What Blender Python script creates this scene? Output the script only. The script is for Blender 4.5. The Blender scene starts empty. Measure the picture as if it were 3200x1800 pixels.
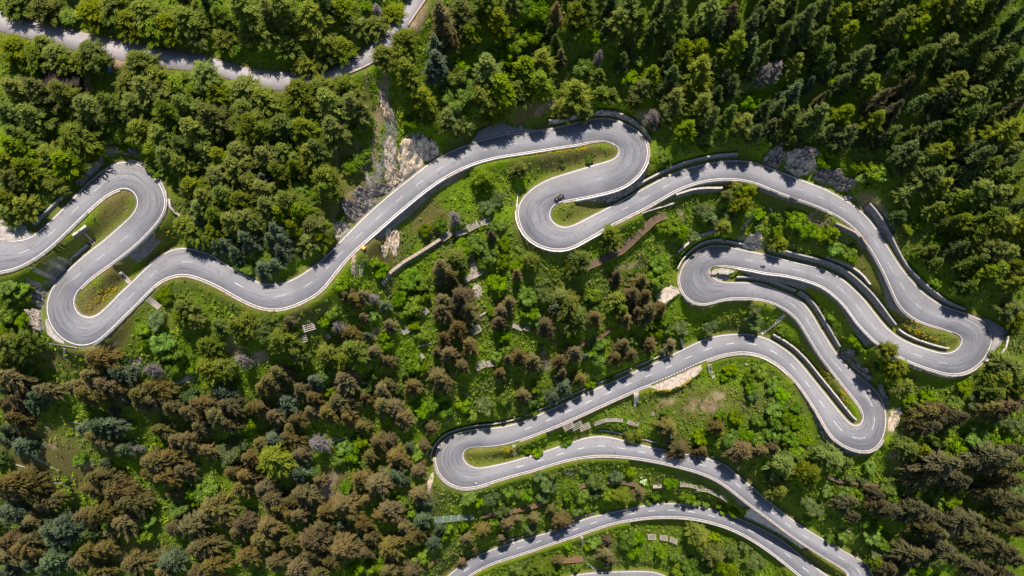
import bpy, bmesh, math, random
import numpy as np
from mathutils import Vector
random.seed(7); RNG = np.random.default_rng(7)
S = bpy.context.scene; COL = S.collection
R = math.radians
# ------------------------------------------------------------ camera, sky, sun, exposure
PHOTO_W, PHOTO_H, FPX, TILT, CAMZ = 3200.0, 1800.0, 2222.0, R(13.9), 400.0
cam = bpy.data.cameras.new('camera'); cam.lens = 36*FPX/PHOTO_W; cam.sensor_width = 36
cam.clip_start = 1; cam.clip_end = 5000
camo = bpy.data.objects.new('camera', cam); COL.objects.link(camo)
camo.location = (0, 0, CAMZ); camo.rotation_euler = (TILT, 0, 0); S.camera = camo
SUN_EL, SUN_AZ = R(66), R(4)      # sun stands towards the top of the photo, a little right; azimuth from +Y
wd = bpy.data.worlds.new('World'); S.world = wd; wd.use_nodes = True
nt = wd.node_tree; nt.nodes.clear()
sky = nt.nodes.new('ShaderNodeTexSky'); sky.sky_type = 'NISHITA'; sky.sun_disc = False
sky.sun_elevation = SUN_EL; sky.sun_rotation = SUN_AZ; sky.altitude = 1700
bg = nt.nodes.new('ShaderNodeBackground'); bg.inputs[1].default_value = 0.105
out = nt.nodes.new('ShaderNodeOutputWorld')
nt.links.new(sky.outputs[0], bg.inputs[0]); nt.links.new(bg.outputs[0], out.inputs[0])
sl = bpy.data.lights.new('sun', 'SUN'); sl.energy = 4.9; sl.angle = R(0.5); sl.color = (1.0, 0.945, 0.86)
so = bpy.data.objects.new('sun', sl); COL.objects.link(so)
sd = Vector((math.sin(SUN_AZ)*math.cos(SUN_EL), math.cos(SUN_AZ)*math.cos(SUN_EL), math.sin(SUN_EL)))
so.rotation_euler = sd.to_track_quat('Z', 'Y').to_euler(); so.location = (0, 0, 300)
S.view_settings.view_transform = 'Standard'; S.view_settings.look = 'None'
S.view_settings.exposure = 0.3; S.view_settings.gamma = 1.0
S.cycles.max_bounces = 4; S.cycles.diffuse_bounces = 2; S.cycles.transparent_max_bounces = 4
S.cycles.use_adaptive_sampling = True

# ------------------------------------------------------------ photo <-> place
CT, ST = math.cos(TILT), math.sin(TILT)
def ray(u, v):
    a = (u-PHOTO_W/2)/FPX; b = (v-PHOTO_H/2)/FPX      # forward=(0,ST,-CT) up=(0,CT,ST)
    return np.array([a, ST-b*CT, -CT-b*ST])
def back(u, v, z):                                    # point of the photo's ray at world height z
    r = ray(u, v); s = (z-CAMZ)/r[2]
    return np.array([r[0]*s, r[1]*s, z])
def proj(P):
    P = np.asarray(P, float); x = P[..., 0]; y = P[..., 1]; z = P[..., 2]-CAMZ
    d = y*ST - z*CT; up = y*CT + z*ST
    return 1600+FPX*x/d, 900-FPX*up/d, d
def Q(c, r, x, y): return (c*800+x/3.22, r*450+y/3.22)     # a reading off one of the 16 enlarged crops

# ------------------------------------------------------------ road surveys: (left edge, right edge) pairs
def pairs(spec):
    o = []
    for c, r, lst in spec:
        for a, b, e, f in lst: o.append(Q(c, r, a, b)+Q(c, r, e, f))
    return o
MAIN = pairs([
 (3,3,[(835,1700,1060,1590),(828,1560,1070,1510),(815,1440,1048,1425),(765,1380,990,1325),(560,1255,790,1215),(380,1140,560,1085),(200,1015,340,950),(0,862,130,800)]),
 (2,3,[(2400,735,2480,612),(2200,575,2290,450),(2050,475,2130,325),(1880,402,1930,258),(1680,345,1710,215),(1450,293,1480,172),(1200,253,1225,115),(950,235,960,50),(760,245,760,57),(560,280,520,130),(380,330,310,205),(180,392,110,265),(0,438,-60,312)]),
 (1,3,[(2380,500,2330,352),(2260,538,2240,363),(2100,565,2170,350),(1980,535,2115,315),(1870,460,2088,270),(1812,350,2083,240),(1798,260,2085,215),(1815,175,2100,185),(1880,90,2130,165),(1975,30,2190,152),(2100,-5,2290,150),(2250,-30,2400,140)]),
 (2,2,[(-130,1405,-60,1570),(60,1360,120,1515),(200,1308,270,1458),(400,1220,470,1378),(600,1127,670,1288),(800,1035,870,1196),(1000,950,1070,1105),(1200,860,1265,1020),(1400,775,1470,938),(1580,690,1660,858),(1760,600,1840,772),(1930,523,1990,712),(2100,478,2140,665),(2300,465,2300,643),(2440,475,2430,655),(2576,515,2520,680)]),
 (3,2,[(110,578,10,712),(220,655,120,780),(320,755,225,878),(410,865,315,980),(500,975,400,1100),(600,1100,480,1225),(700,1225,550,1345),(780,1320,610,1449),(825,1362,690,1540),(860,1380,810,1610),(890,1383,960,1650),(920,1375,1080,1620),(942,1352,1155,1510),(955,1320,1183,1400),(957,1275,1188,1290),(942,1225,1170,1185),(905,1165,1125,1085),(840,1078,1055,1005),(750,968,930,900),(640,828,800,795),(540,700,700,680),(460,575,610,545),(385,450,510,385),(310,330,430,250),(215,238,340,138),(100,170,220,62),(0,130,95,20)]),
 (2,1,[(2450,1555,2500,1405),(2300,1549,2330,1396),(2170,1553,2210,1395),(2060,1580,2120,1390),(1950,1612,2070,1375),(1860,1608,2030,1350),(1770,1560,2000,1315),(1700,1470,1985,1285),(1678,1370,1983,1265),(1690,1280,1995,1245),(1745,1185,2020,1232),(1830,1105,2060,1226),(1930,1045,2110,1225),(2050,1020,2170,1228),(2170,1033,2240,1238),(2320,1068,2330,1252),(2460,1095,2450,1275),(2576,1120,2560,1298)]),
 (3,1,[(150,1160,125,1312),(320,1203,275,1340),(480,1240,420,1382),(640,1300,550,1435),(770,1378,660,1515),(870,1470,750,1600)]),
 (3,2,[(960,110,820,238),(1050,225,890,340),(1140,340,980,440),(1230,435,1080,540),(1330,508,1190,615),(1450,565,1330,695),(1600,617,1500,770),(1720,652,1650,822),(1790,659,1760,857),(1850,648,1860,868),(1900,620,1960,860),(1930,585,2060,815),(1948,548,2160,730),(1952,515,2230,620),(1942,490,2258,510),(1915,468,2245,420),(1870,448,2190,348),(1800,425,2080,292),(1700,393,1930,240),(1580,355,1790,195),(1470,308,1690,143),(1370,230,1590,72),(1300,140,1520,12)]),
 (3,1,[(1180,1320,1370,1290),(1110,1185,1280,1165),(1040,1065,1195,1025),(955,945,1105,885),(870,850,1010,755),(750,755,890,640),(600,672,730,540),(430,600,550,445),(230,532,320,360),(60,467,130,285)]),
 (2,1,[(2480,400,2530,220),(2330,362,2380,178),(2170,350,2190,170),(2000,360,1980,198),(1850,390,1800,240),(1690,447,1620,300),(1530,532,1460,378),(1370,627,1290,470),(1200,712,1120,562),(1030,800,950,652),(870,888,800,728),(720,973,680,790),(600,1040,600,826),(490,1062,540,838),(370,1052,490,832),(240,1002,440,810),(135,915,402,773),(75,800,383,735),(58,690,380,695),(75,595,390,660),(140,508,415,622),(240,425,455,598),(380,352,530,573),(540,302,640,553),(700,253,790,525),(850,208,940,490),(960,177,1070,452),(1030,150,1180,395),(1065,115,1270,315),(1078,80,1340,215),(1070,42,1372,100),(1045,10,1355,-5)]),
 (2,0,[(1000,1435,1325,1385),(950,1420,1240,1298),(890,1418,1100,1228),(820,1422,950,1190),(740,1438,800,1203),(640,1458,650,1235),(480,1480,460,1283),(250,1517,230,1318),(0,1555,-20,1347)]),
 (1,1,[(2400,135,2340,-55),(2200,190,2130,12),(2030,262,1930,92),(1860,355,1750,195),(1690,475,1570,335),(1530,605,1410,460),(1380,730,1250,595),(1230,862,1100,730),(1080,995,950,880),(940,1125,800,1035),(820,1265,680,1155),(710,1405,550,1255),(620,1500,430,1335),(480,1580,310,1390),(320,1645,180,1415),(150,1668,60,1408)]),
 (0,1,[(2570,1630,2585,1388),(2400,1548,2470,1325),(2230,1449,2310,1237),(2080,1378,2150,1130),(1950,1330,1990,1072),(1850,1312,1860,1048),(1750,1325,1730,1065),(1640,1365,1600,1135),(1540,1440,1470,1250),(1420,1562,1330,1390),(1290,1690,1210,1500),(1160,1820,1090,1625),(1050,1925,1000,1705),(940,2010,930,1745),(830,2034,870,1745),(700,2005,810,1720),(590,1930,770,1680),(500,1810,748,1625),(468,1660,745,1575),(485,1540,760,1510),(540,1425,800,1462),(640,1315,860,1400),(770,1195,960,1315),(910,1075,1090,1225),(1060,960,1230,1122),(1190,845,1380,1000),(1300,745,1560,815),(1360,670,1650,680),(1385,600,1665,540),(1372,530,1590,375),(1330,475,1450,228),(1270,447,1290,174),(1200,455,1130,205),(1120,487,1010,290),(1020,555,880,400),(900,660,740,545),(750,805,590,700),(600,950,460,825),(440,1090,350,915),(280,1195,250,962),(120,1262,110,978),(-20,1288,-20,958),(-200,1300,-200,915),(-420,1270,-400,880)])])
LOWER = pairs([
 (3,3,[(720,1830,960,1660),(620,1700,840,1560),(470,1565,640,1475),(330,1449,450,1340),(170,1315,290,1212),(0,1185,130,1085)]),
 (2,3,[(2400,1070,2500,970),(2200,970,2270,868),(2000,905,2040,790),(1800,865,1820,743),(1600,850,1600,720),(1400,855,1380,735),(1200,880,1160,778),(1000,920,950,822),(800,985,740,875),(600,1055,545,952),(400,1120,340,1020),(200,1190,140,1078),(0,1255,-60,1138)]),
 (1,3,[(2400,1310,2330,1203),(2250,1380,2160,1280),(2130,1455,2030,1370),(2020,1540,1920,1460),(1900,1660,1790,1570),(1750,1800,1650,1710)])])
LOWEST = pairs([(2,3,[(500,1690,420,1520),(680,1615,600,1448),(880,1585,850,1415),(1120,1572,1110,1405),(1380,1575,1400,1407),(1480,1600,1540,1450),(1600,1690,1700,1540)])])
TRACK = pairs([
 (0,0,[(-350,10,-380,180),(-150,75,-190,245),(0,115,-40,285),(340,210,300,375),(700,305,650,465),(1050,400,1020,555),(1350,445,1320,605),(1700,505,1670,672),(2100,585,2070,715),(2450,690,2440,820)]),
 (1,0,[(200,740,200,893),(420,745,440,880),(650,730,680,812),(850,650,900,740),(1050,530,1120,645),(1200,420,1290,530),(1340,265,1440,370),(1470,120,1560,185),(1555,0,1690,0),(1640,-130,1800,-150),(1740,-280,1900,-300)])])
# drop below the camera at anchor points of each road (photo point -> metres), read off the 3 m centre dashes
def nearest_pair(P, u, v):
    A = np.array(P); return int(np.argmin((A[:, 0]*.5+A[:, 2]*.5-u)**2+(A[:, 1]*.5+A[:, 3]*.5-v)**2))
def levels(P, anchors):
    A = np.array(P); cx = (A[:, 0]+A[:, 2])/2; cy = (A[:, 1]+A[:, 3])/2
    s = np.r_[0, np.cumsum(np.hypot(np.diff(cx), np.diff(cy)))]
    ks = sorted((nearest_pair(P, u, v), h) for u, v, h in anchors)
    return np.interp(s, [s[k] for k, h in ks], [h for k, h in ks])
def catmull(A, n):
    out = []
    A = np.asarray(A, float)
    for i in range(len(A)-1):
        p0 = A[max(i-1, 0)]; p1 = A[i]; p2 = A[i+1]; p3 = A[min(i+2, len(A)-1)]
        for k in range(n):
            t = k/n
            out.append(.5*((2*p1)+(-p0+p2)*t+(2*p0-5*p1+4*p2-p3)*t*t+(-p0+3*p1-3*p2+p3)*t**3))
    out.append(A[-1]); return np.array(out)
class Road:
    def __init__(s, P, anchors, chunk_at=()):
        H = levels(P, anchors); raw = []
        for (a, b, c, d), h in zip(P, H): raw.append(np.r_[back(a, b, CAMZ-h), back(c, d, CAMZ-h)])
        W = catmull(raw, 12)
        cs = (W[:, :3]+W[:, 3:])/2; L = np.r_[0, np.cumsum(np.linalg.norm(np.diff(cs[:, :2], axis=0), axis=1))]
        n = int(L[-1]/1.0); q = np.linspace(0, L[-1], n+1)
        W = np.array([np.interp(q, L, W[:, k]) for k in range(6)]).T
        k = np.ones(5)/5                                 # light smoothing along the road
        for j in range(6):
            pad = np.r_[[W[0, j]]*2, W[:, j], [W[-1, j]]*2]; W[:, j] = np.convolve(pad, k, 'valid')
        s.L, s.R = W[:, :3].copy(), W[:, 3:].copy()
        zz = (s.L[:, 2]+s.R[:, 2])/2; s.L[:, 2] = zz; s.R[:, 2] = zz
        s.C = (s.L+s.R)/2; s.n = len(s.C); s.hw = np.linalg.norm(s.L-s.R, axis=1)/2
        s.s = np.r_[0, np.cumsum(np.linalg.norm(np.diff(s.C[:, :2], axis=0), axis=1))]
        T = np.gradient(s.C, axis=0); T[:, 2] = 0; s.T = T/np.linalg.norm(T, axis=1)[:, None]
        s.N = (s.L-s.R); s.N[:, 2] = 0; s.N /= np.linalg.norm(s.N, axis=1)[:, None]   # towards the left edge
        pn = np.stack([-s.T[:, 1], s.T[:, 0]], 1); s.hw = np.abs(((s.L-s.R)[:, :2]*pn).sum(1))/2   # true half width
        u, v, _ = proj(s.C); s.u, s.v = u, v
        s.cuts = [0]+sorted(s.near(a, b) for a, b in chunk_at)+[s.n-1]
        s.Bl = np.full(s.n, 2.6); s.Br = np.full(s.n, 2.6)
        s.ml = np.full(s.n, 1.2); s.mr = np.full(s.n, 1.2)
    def near(s, u, v, side=None):
        if side is None: X, Y = s.u, s.v
        else: X, Y, _ = proj(s.L if side == 'L' else s.R)
        return int(np.argmin((X-u)**2+(Y-v)**2))
    def edge(s, i, side, off, dz=0):
        E = s.L[i] if side == 'L' else s.R[i]; N = s.N[i] if side == 'L' else -s.N[i]
        return np.array([E[0]+N[0]*off, E[1]+N[1]*off, E[2]+dz])
main = Road(MAIN, [(2720,1850,329),(1895,1390,313),(1420,1440,304),(1880,1240,297),(2740,1350,283),(2150,860,271.5),(3050,1060,259),(2450,570,247),(1680,700,239),(2000,450,234.5),(1250,640,224),(850,920,219),(200,1020,211),(480,590,205),(-100,800,197)],
            chunk_at=[(1400,1450),(2740,1370),(2150,850),(3060,1040),(1665,690),(1990,430),(940,920),(200,1040),(490,570)])
lower = Road(LOWER, [(2700,1900,332),(2400,1680,337),(1450,1800,353),(1380,1850,355)])
lowest = Road(LOWEST, [(1750,1850,366),(2120,1850,371)])
track = Road(TRACK, [(-100,60,188),(400,160,190),(1000,240,199),(1400,-70,192)])
ROADS = [main, lower, lowest, track]
# ------------------------------------------------------------ walls along the road edges, declared first because the ground is shaped to them
# (road, side, from, to, 'up' = holds the slope above, 'down' = carries the road, height, tone, label)
def WS(r, side, a, b, typ, h, tone, label, off=None):
    i, j = r.near(*Q(*a), side), r.near(*Q(*b), side); i, j = min(i, j), max(i, j)
    off = off if off is not None else (1.5 if typ == 'up' else 1.05)
    if side == 'L': r.Bl[i:j+1] = .9 if typ == 'up' else (h or 1.15); r.ml[i:j+1] = off+.55 if typ == 'up' else .45
    else: r.Br[i:j+1] = .9 if typ == 'up' else (h or 1.15); r.mr[i:j+1] = off+.55 if typ == 'up' else .45
    return (r, side, i, j, typ, h, tone, label, off)
WALLS = [
 WS(main,'L',(1,3,1790,240),(2,2,100,1340),'up',1.5,'pale','pale-topped low wall round the outside of the lowest left hairpin'),
 WS(main,'L',(2,2,150,1325),(2,2,1220,855),'up',1.0,'grey','long low grey kerb wall above the straight with the gravel lay-by'),
 WS(main,'L',(2,2,1270,830),(2,2,1500,720),'up',1.3,'pale','short pale wall beside the culvert box on the lay-by straight'),
 WS(main,'L',(3,2,0,515),(3,2,850,1378),'up',3.0,'pale','dark wall with a pale curving top inside the lower right hairpin'),
 WS(main,'R',(2,1,2230,1396),(3,2,220,62),'up',2.2,'pale','white-topped wall starting inside the round middle hairpin'),
 WS(main,'R',(3,2,250,90),(3,2,630,610),'up',3.2,'grey','dark concrete wall above the leg that ends in the lower right hairpin'),
 WS(main,'L',(2,1,1700,1240),(2,1,2120,1022),'up',2.4,'pale','curved wall with pale left half round the top of the middle hairpin'),
 WS(main,'L',(2,1,2150,1030),(2,1,2400,1085),'up',1.8,'pale','straight white-topped wall just right of the middle hairpin top'),
 WS(main,'L',(3,1,-20,1130),(3,2,1215,420),'up',4.0,'grey','long dark concrete wall above the leg down to the far right hairpin'),
 WS(main,'L',(3,2,1240,442),(3,2,1785,657),'up',2.0,'pale','white-topped curved wall inside the far right hairpin'),
 WS(main,'R',(3,2,1930,240),(3,1,930,680),'up',5.0,'grey','tall grey wall under the dark forest above the far right hairpin'),
 WS(main,'R',(2,1,2250,172),(2,1,960,648),'up',2.4,'pale','long pale-topped wall from the riprap corner to the rock cutting'),
 WS(main,'R',(2,0,1330,1390),(2,0,370,1292),'up',2.6,'stone','rough stone wall round the outside of the upper middle hairpin'),
 WS(main,'R',(0,1,730,555),(0,1,400,880),'up',1.2,'grey','low grey wall beside the grassy bank at the upper left bend', 2.2),
 WS(main,'L',(0,1,750,1215),(0,1,945,1045),'up',1.0,'pale','short white-topped wall between the two left hairpins'),
 WS(lower,'R',(2,3,640,925),(2,3,840,850),'up',1.0,'stone','short rubble wall beside the lower road under the shrubs'),
 WS(lower,'R',(2,3,-50,1138),(2,3,250,1050),'up',1.0,'stone','rubble wall at the left end of the lower road'),
 WS(lower,'R',(2,3,2290,880),(3,3,200,1140),'up',2.0,'grey','dark wall below the paved wedge between the two bottom roads'),
 WS(main,'R',(2,3,870,45),(2,3,1600,185),'up',1.0,'pale','low pale wall along the top of the bottom curve', 2.2),
 WS(main,'R',(2,2,360,1430),(2,2,1200,1050),'down',0,'grey','retaining wall under the lay-by straight, left of the gravel'),
 WS(main,'R',(3,2,290,985),(3,3,1120,150),'down',.6,'riprap','dark riprap wall with white stones below the lower right hairpin'),
 WS(main,'L',(3,2,660,850),(3,2,60,165),'down',0,'grey','dark retaining wall under the leg above the lower right hairpin'),
 WS(main,'L',(2,1,2400,1553),(2,1,1720,1500),'down',0,'stone','pale stone retaining wall under the left of the middle hairpin'),
 WS(main,'R',(2,1,2240,1240),(3,2,1080,540),'down',0,'grey','wide grey retaining wall under the leg right of the middle hairpin'),
 WS(main,'R',(3,2,1190,615),(3,2,2040,820),'down',0,'stone','low stone wall under the far right hairpin'),
 WS(main,'L',(3,2,1500,325),(3,1,930,920),'down',.9,'grey','dark retaining wall under the leg above the far right hairpin'),
 WS(main,'L',(3,1,600,672),(2,1,2330,362),'down',0,'grey','shadowed supporting wall of the bridge section over the gully'),
 WS(main,'L',(2,1,2200,350),(2,1,1300,660),'down',0,'grey','retaining wall under the descent towards the centre hairpin'),
 WS(main,'L',(2,1,900,872),(2,1,75,690),'down',0,'stone','light stone wall carrying the bottom of the centre hairpin'),
 WS(main,'R',(2,1,640,553),(2,1,1350,190),'down',.7,'riprap','dark riprap wall with pale rubble between the two centre legs'),
 WS(main,'L',(1,1,2150,210),(1,1,1180,900),'down',.8,'grey','dark wall below the long diagonal left of centre'),
 WS(main,'L',(0,1,1560,1425),(0,1,960,2005),'down',0,'grey','shadowed wall below the leg out of the lower left hairpin'),
 WS(main,'R',(0,1,1668,600),(0,1,1150,1180),'down',2.2,'grey','black shadowed wall below the upper left hairpin'),
 WS(lower,'L',(3,3,170,1315),(2,3,1200,880),'down',0,'grey','low retaining wall below the lowest long curve'),
 WS(main,'L',(2,3,2400,735),(2,3,1200,253),'down',0,'grey','low retaining wall below the bottom curve of the main road'),
]
# ------------------------------------------------------------ the lie of the land
q_ = lambda c, r, L: [Q(c, r, *p) for p in L]
PATCHES = [   # level ground beside the road: name, photo outline, material, road
 ('gravel_lay_by', q_(2,2,[(1385,1000),(1420,985),(1500,950),(1650,885),(1800,815),(1900,775),(1912,810),(1880,860),(1800,920),(1700,985),(1600,1020),(1480,1030)]), 'gravel', main),
 ('asphalt_pull_out', q_(2,0,[(-420,1440),(-330,1320),(-190,1238),(-120,1222),(0,1265),(120,1300),(360,1305),(200,1345),(0,1358),(-200,1400)]), 'asphalt', main),
 ('gravel_pull_out', q_(0,1,[(-60,700),(60,720),(180,760),(270,830),(270,880),(330,890),(270,960),(120,990),(0,968),(-80,950)]), 'gravel_grey', main),
 ('asphalt_lay_by', q_(3,2,[(2130,300),(2230,320),(2330,380),(2410,430),(2340,560),(2200,720),(2160,740),(2250,560),(2265,450),(2220,370)]), 'asphalt', main),
 ('gravel_spur', q_(2,2,[(1440,90),(1520,10),(1600,-30),(1668,0),(1690,50),(1650,75),(1590,120),(1540,160),(1480,130)]), 'gravel', main),
 ('gravel_island', q_(2,1,[(2005,1300),(2030,1262),(2120,1250),(2230,1270),(2240,1310),(2190,1360),(2100,1372),(2040,1360)]), 'gravel_grey', main),
 ('dusty_verge', q_(0,2,[(455,330),(475,300),(500,360),(560,450),(640,530),(650,570),(560,530),(480,470)]), 'gravel_grey', main)]
def inside(poly, u, v):
    c = np.zeros(len(u), bool)
    for (a, b), (d, e) in zip(poly, poly[1:]+poly[:1]):
        c ^= ((b > v) != (e > v)) & (u < (d-a)*(v-b)/((e-b) or 1e-9)+a)
    return c
def base_controls():
    P = []
    for r in ROADS:
        for i in range(0, r.n, 6): P.append(r.C[i])
    for u, v, h in [(-250,-200,178),(400,-200,178),(1000,-150,182),(1900,-150,192),(2700,-150,190),(3400,-150,184),(3400,500,216),(3450,1000,250),(3400,1500,296),(3400,2000,345),
                    (2000,40,210),(2600,100,219),(3100,60,201),(2600,400,236),(3000,700,240),(100,1700,272),(-250,2000,300),(-250,1300,238),(600,1350,252),(1000,1700,302),(500,1900,300),
                    (1100,1300,268),(1250,1500,290),(1500,1150,272),(1700,900,254),(1300,900,246),(2900,1300,277),(3000,1700,312),(1200,2050,360),(2200,2050,388),(2900,2050,362),
                    (1000,60,188),(1250,350,210),(300,350,197),(700,450,204),(1600,200,214),(80,500,197),(2250,1300,301),(2950,1500,296),(1900,720,249),(3120,1250,270)]:
        P.append(back(u, v, CAMZ-h))
    return np.array(P)
BP = base_controls()
def _rbf():
    D = np.linalg.norm(BP[:, None, :2]-BP[None, :, :2], axis=2); n = len(BP)
    M = np.zeros((n+3, n+3)); M[:n, :n] = D+np.eye(n)*0.0; M[:n, :n] -= np.eye(n)*2.0
    M[:n, n] = 1; M[n, :n] = 1; M[:n, n+1:] = BP[:, :2]; M[n+1:, :n] = BP[:, :2].T
    return np.linalg.solve(M, np.r_[BP[:, 2], 0, 0, 0])
BW = _rbf()
def base_z(x, y):
    o = np.empty(len(x)); n = len(BP)
    for a in range(0, len(x), 20000):
        b = slice(a, a+20000)
        D = np.sqrt((x[b, None]-BP[None, :, 0])**2+(y[b, None]-BP[None, :, 1])**2)
        o[b] = D@BW[:n]+BW[n]+BW[n+1]*x[b]+BW[n+2]*y[b]
    return o
def value_noise(x, y, cell, seed):
    r = np.random.default_rng(seed); G = r.random((256, 256))
    gx, gy = x/cell, y/cell; ix, iy = np.floor(gx).astype(int), np.floor(gy).astype(int)
    fx, fy = gx-ix, gy-iy; fx = fx*fx*(3-2*fx); fy = fy*fy*(3-2*fy)
    g = lambda a, b: G[a % 256, b % 256]
    return ((g(ix, iy)*(1-fx)+g(ix+1, iy)*fx)*(1-fy)+(g(ix, iy+1)*(1-fx)+g(ix+1, iy+1)*fx)*fy)*2-1
def terrain_z(x, y, full=False):
    x = np.asarray(x, float); y = np.asarray(y, float)
    b = base_z(x, y)
    rough = value_noise(x, y, 14, 1)*1.0+value_noise(x, y, 5, 2)*.5+value_noise(x, y, 2.1, 3)*.22
    num = b+rough; den = np.ones(len(x)); emin = np.full(len(x), 1e9)
    for r in ROADS:
        for a, c in zip(r.cuts[:-1], r.cuts[1:]):
            idx = np.arange(a, c+1); X = r.C[idx]
            lo = X.min(0)-30; hi = X.max(0)+30
            m = np.where((x > lo[0]) & (x < hi[0]) & (y > lo[1]) & (y < hi[1]))[0]
            for q in range(0, len(m), 20000):
                mm = m[q:q+20000]
                D = (x[mm, None]-X[None, :, 0])**2+(y[mm, None]-X[None, :, 1])**2
                k = D.argmin(1); j = idx[k]; dx = x[mm]-r.C[j, 0]; dy = y[mm]-r.C[j, 1]
                al = dx*r.T[j, 0]+dy*r.T[j, 1]; la = dx*r.N[j, 0]+dy*r.N[j, 1]
                jn = np.minimum(j+1, r.n-1); jp = np.maximum(j-1, 0)
                gr = (r.C[jn, 2]-r.C[jp, 2])/np.maximum(r.s[jn]-r.s[jp], .1)
                z = r.C[j, 2]+gr*np.clip(al, -1, 1)
                d = np.hypot(dx, dy); left = la > 0
                e = np.maximum(d-r.hw[j]-np.where(left, r.ml[j], r.mr[j]), 0)
                B = np.where(left, r.Bl[j], r.Br[j])
                w = 1/np.maximum(e/B, .03)**3*np.clip((22-e)/10, 0, 1)
                over = ((k == 0) & (al < 0) & (a > 0)) | ((k == len(idx)-1) & (al > 0) & (c < r.n-1))
                w = np.where(over & (abs(al) > .6), 0, w)
                num[mm] += w*z; den[mm] += w; emin[mm] = np.minimum(emin[mm], d-r.hw[j])
    z = num/den
    z = np.where(emin < 0.1, z-0.10, z)
    for nm, poly, mt, rd in PATCHES:
        pc = np.mean(poly, axis=0); grow = [(pc[0]+(a-pc[0])*1.12, pc[1]+(b-pc[1])*1.12) for a, b in poly]
        h = rd.C[rd.near(*pc), 2]; u, v, _ = proj(np.stack([x, y, np.full(len(x), h)], 1)); m = np.where(inside(grow, u, v) & (abs(u-pc[0]) < 300))[0]
        for k in m:
            if emin[k] > .3: z[k] = rd.C[np.argmin((rd.C[:, 0]-x[k])**2+(rd.C[:, 1]-y[k])**2), 2]-.06
    return (z, emin) if full else z
def axis(lo, hi, step, far):
    a = list(np.arange(lo, hi+step/2, step)); d = step
    while a[-1] < far: d *= 1.25; a.append(a[-1]+d)
    d = step
    while a[0] > -far: d *= 1.25; a.insert(0, a[0]-d)
    return np.array(a)
AX, AY = axis(-235, 235, 0.75, 700), axis(-80, 165, 0.75, 600)
GX, GY = np.meshgrid(AX, AY, indexing='ij')
TZ, TE = terrain_z(GX.ravel(), GY.ravel(), True)
TZG = TZ.reshape(GX.shape)
def press(p, z):          # keep the ground sheet below a built surface
    i = int(np.searchsorted(AX, p[0])-1); j = int(np.searchsorted(AY, p[1])-1)
    if 0 <= i < len(AX)-1 and 0 <= j < len(AY)-1:
        blk = TZG[i:i+2, j:j+2]; np.minimum(blk, z, out=blk)
def press_roads():
    for r in ROADS:
        for k in range(r.n-1):
            for f in np.linspace(-.06, 1.06, 16):
                for t in (0, .5): p = (r.L[k]*(1-f)+r.R[k]*f)*(1-t)+(r.L[k+1]*(1-f)+r.R[k+1]*f)*t; press(p, p[2]-.10)
press_roads()
def wedge_rows():
    a0, a1 = main.near(*Q(2,3,2400,740), 'L'), main.near(*Q(3,3,420,1165), 'L'); b0, b1 = lower.near(*Q(2,3,2300,885), 'R'), lower.near(*Q(3,3,270,1195), 'R'); o = []
    for t in np.linspace(0, 1, 60):
        a = main.edge(int(round(a0+(a1-a0)*t)), 'L', 1.0, -.02); b = lower.edge(int(round(b0+(b1-b0)*t)), 'R', 2.05, 2.0)
        b[2] = min(b[2], a[2]-.1); o.append([a*(1-f)+b*f for f in np.linspace(0, 1, 7)])
    return o
WEDGE = wedge_rows()
for row in WEDGE:
    for p, q in zip(row[:-1], row[1:]):
        for t in (0, .33, .66): w = p*(1-t)+q*t; press(w, w[2]-.15)
TZ = TZG.ravel()
def edge_distance():
    E = np.concatenate([np.concatenate([r.L, r.R])[:, :2] for r in ROADS]); m = np.where((TE < 7) & (TE > -.4))[0]; x, y = GX.ravel(), GY.ravel()
    for q in range(0, len(m), 4000):
        k = m[q:q+4000]; d = np.sqrt(((x[k, None]-E[None, :, 0])**2+(y[k, None]-E[None, :, 1])**2).min(1)); TE[k] = d
edge_distance()
def ground(x, y):
    i = int(np.clip(np.searchsorted(AX, x)-1, 0, len(AX)-2)); j = int(np.clip(np.searchsorted(AY, y)-1, 0, len(AY)-2))
    fx = (x-AX[i])/(AX[i+1]-AX[i]); fy = (y-AY[j])/(AY[j+1]-AY[j])
    return float((TZG[i, j]*(1-fx)+TZG[i+1, j]*fx)*(1-fy)+(TZG[i, j+1]*(1-fx)+TZG[i+1, j+1]*fx)*fy)
def hit(u, v, h=0.0):
    """where the photo's ray meets the surface h metres above the ground"""
    r = ray(u, v); z0, z1 = CAMZ-90, -120
    lo = (z0-CAMZ)/r[2]; hi = (z1-CAMZ)/r[2]; prev = lo
    n = 90
    for k in range(1, n+1):
        s = lo+(hi-lo)*k/n; 
        if CAMZ+r[2]*s < ground(r[0]*s, r[1]*s)+h:
            a, b = prev, s
            for _ in range(12):
                m = (a+b)/2
                if CAMZ+r[2]*m < ground(r[0]*m, r[1]*m)+h: b = m
                else: a = m
            s = (a+b)/2; return np.array([r[0]*s, r[1]*s, ground(r[0]*s, r[1]*s)])
        prev = s
    s = hi; return np.array([r[0]*s, r[1]*s, 0.0])
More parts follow.
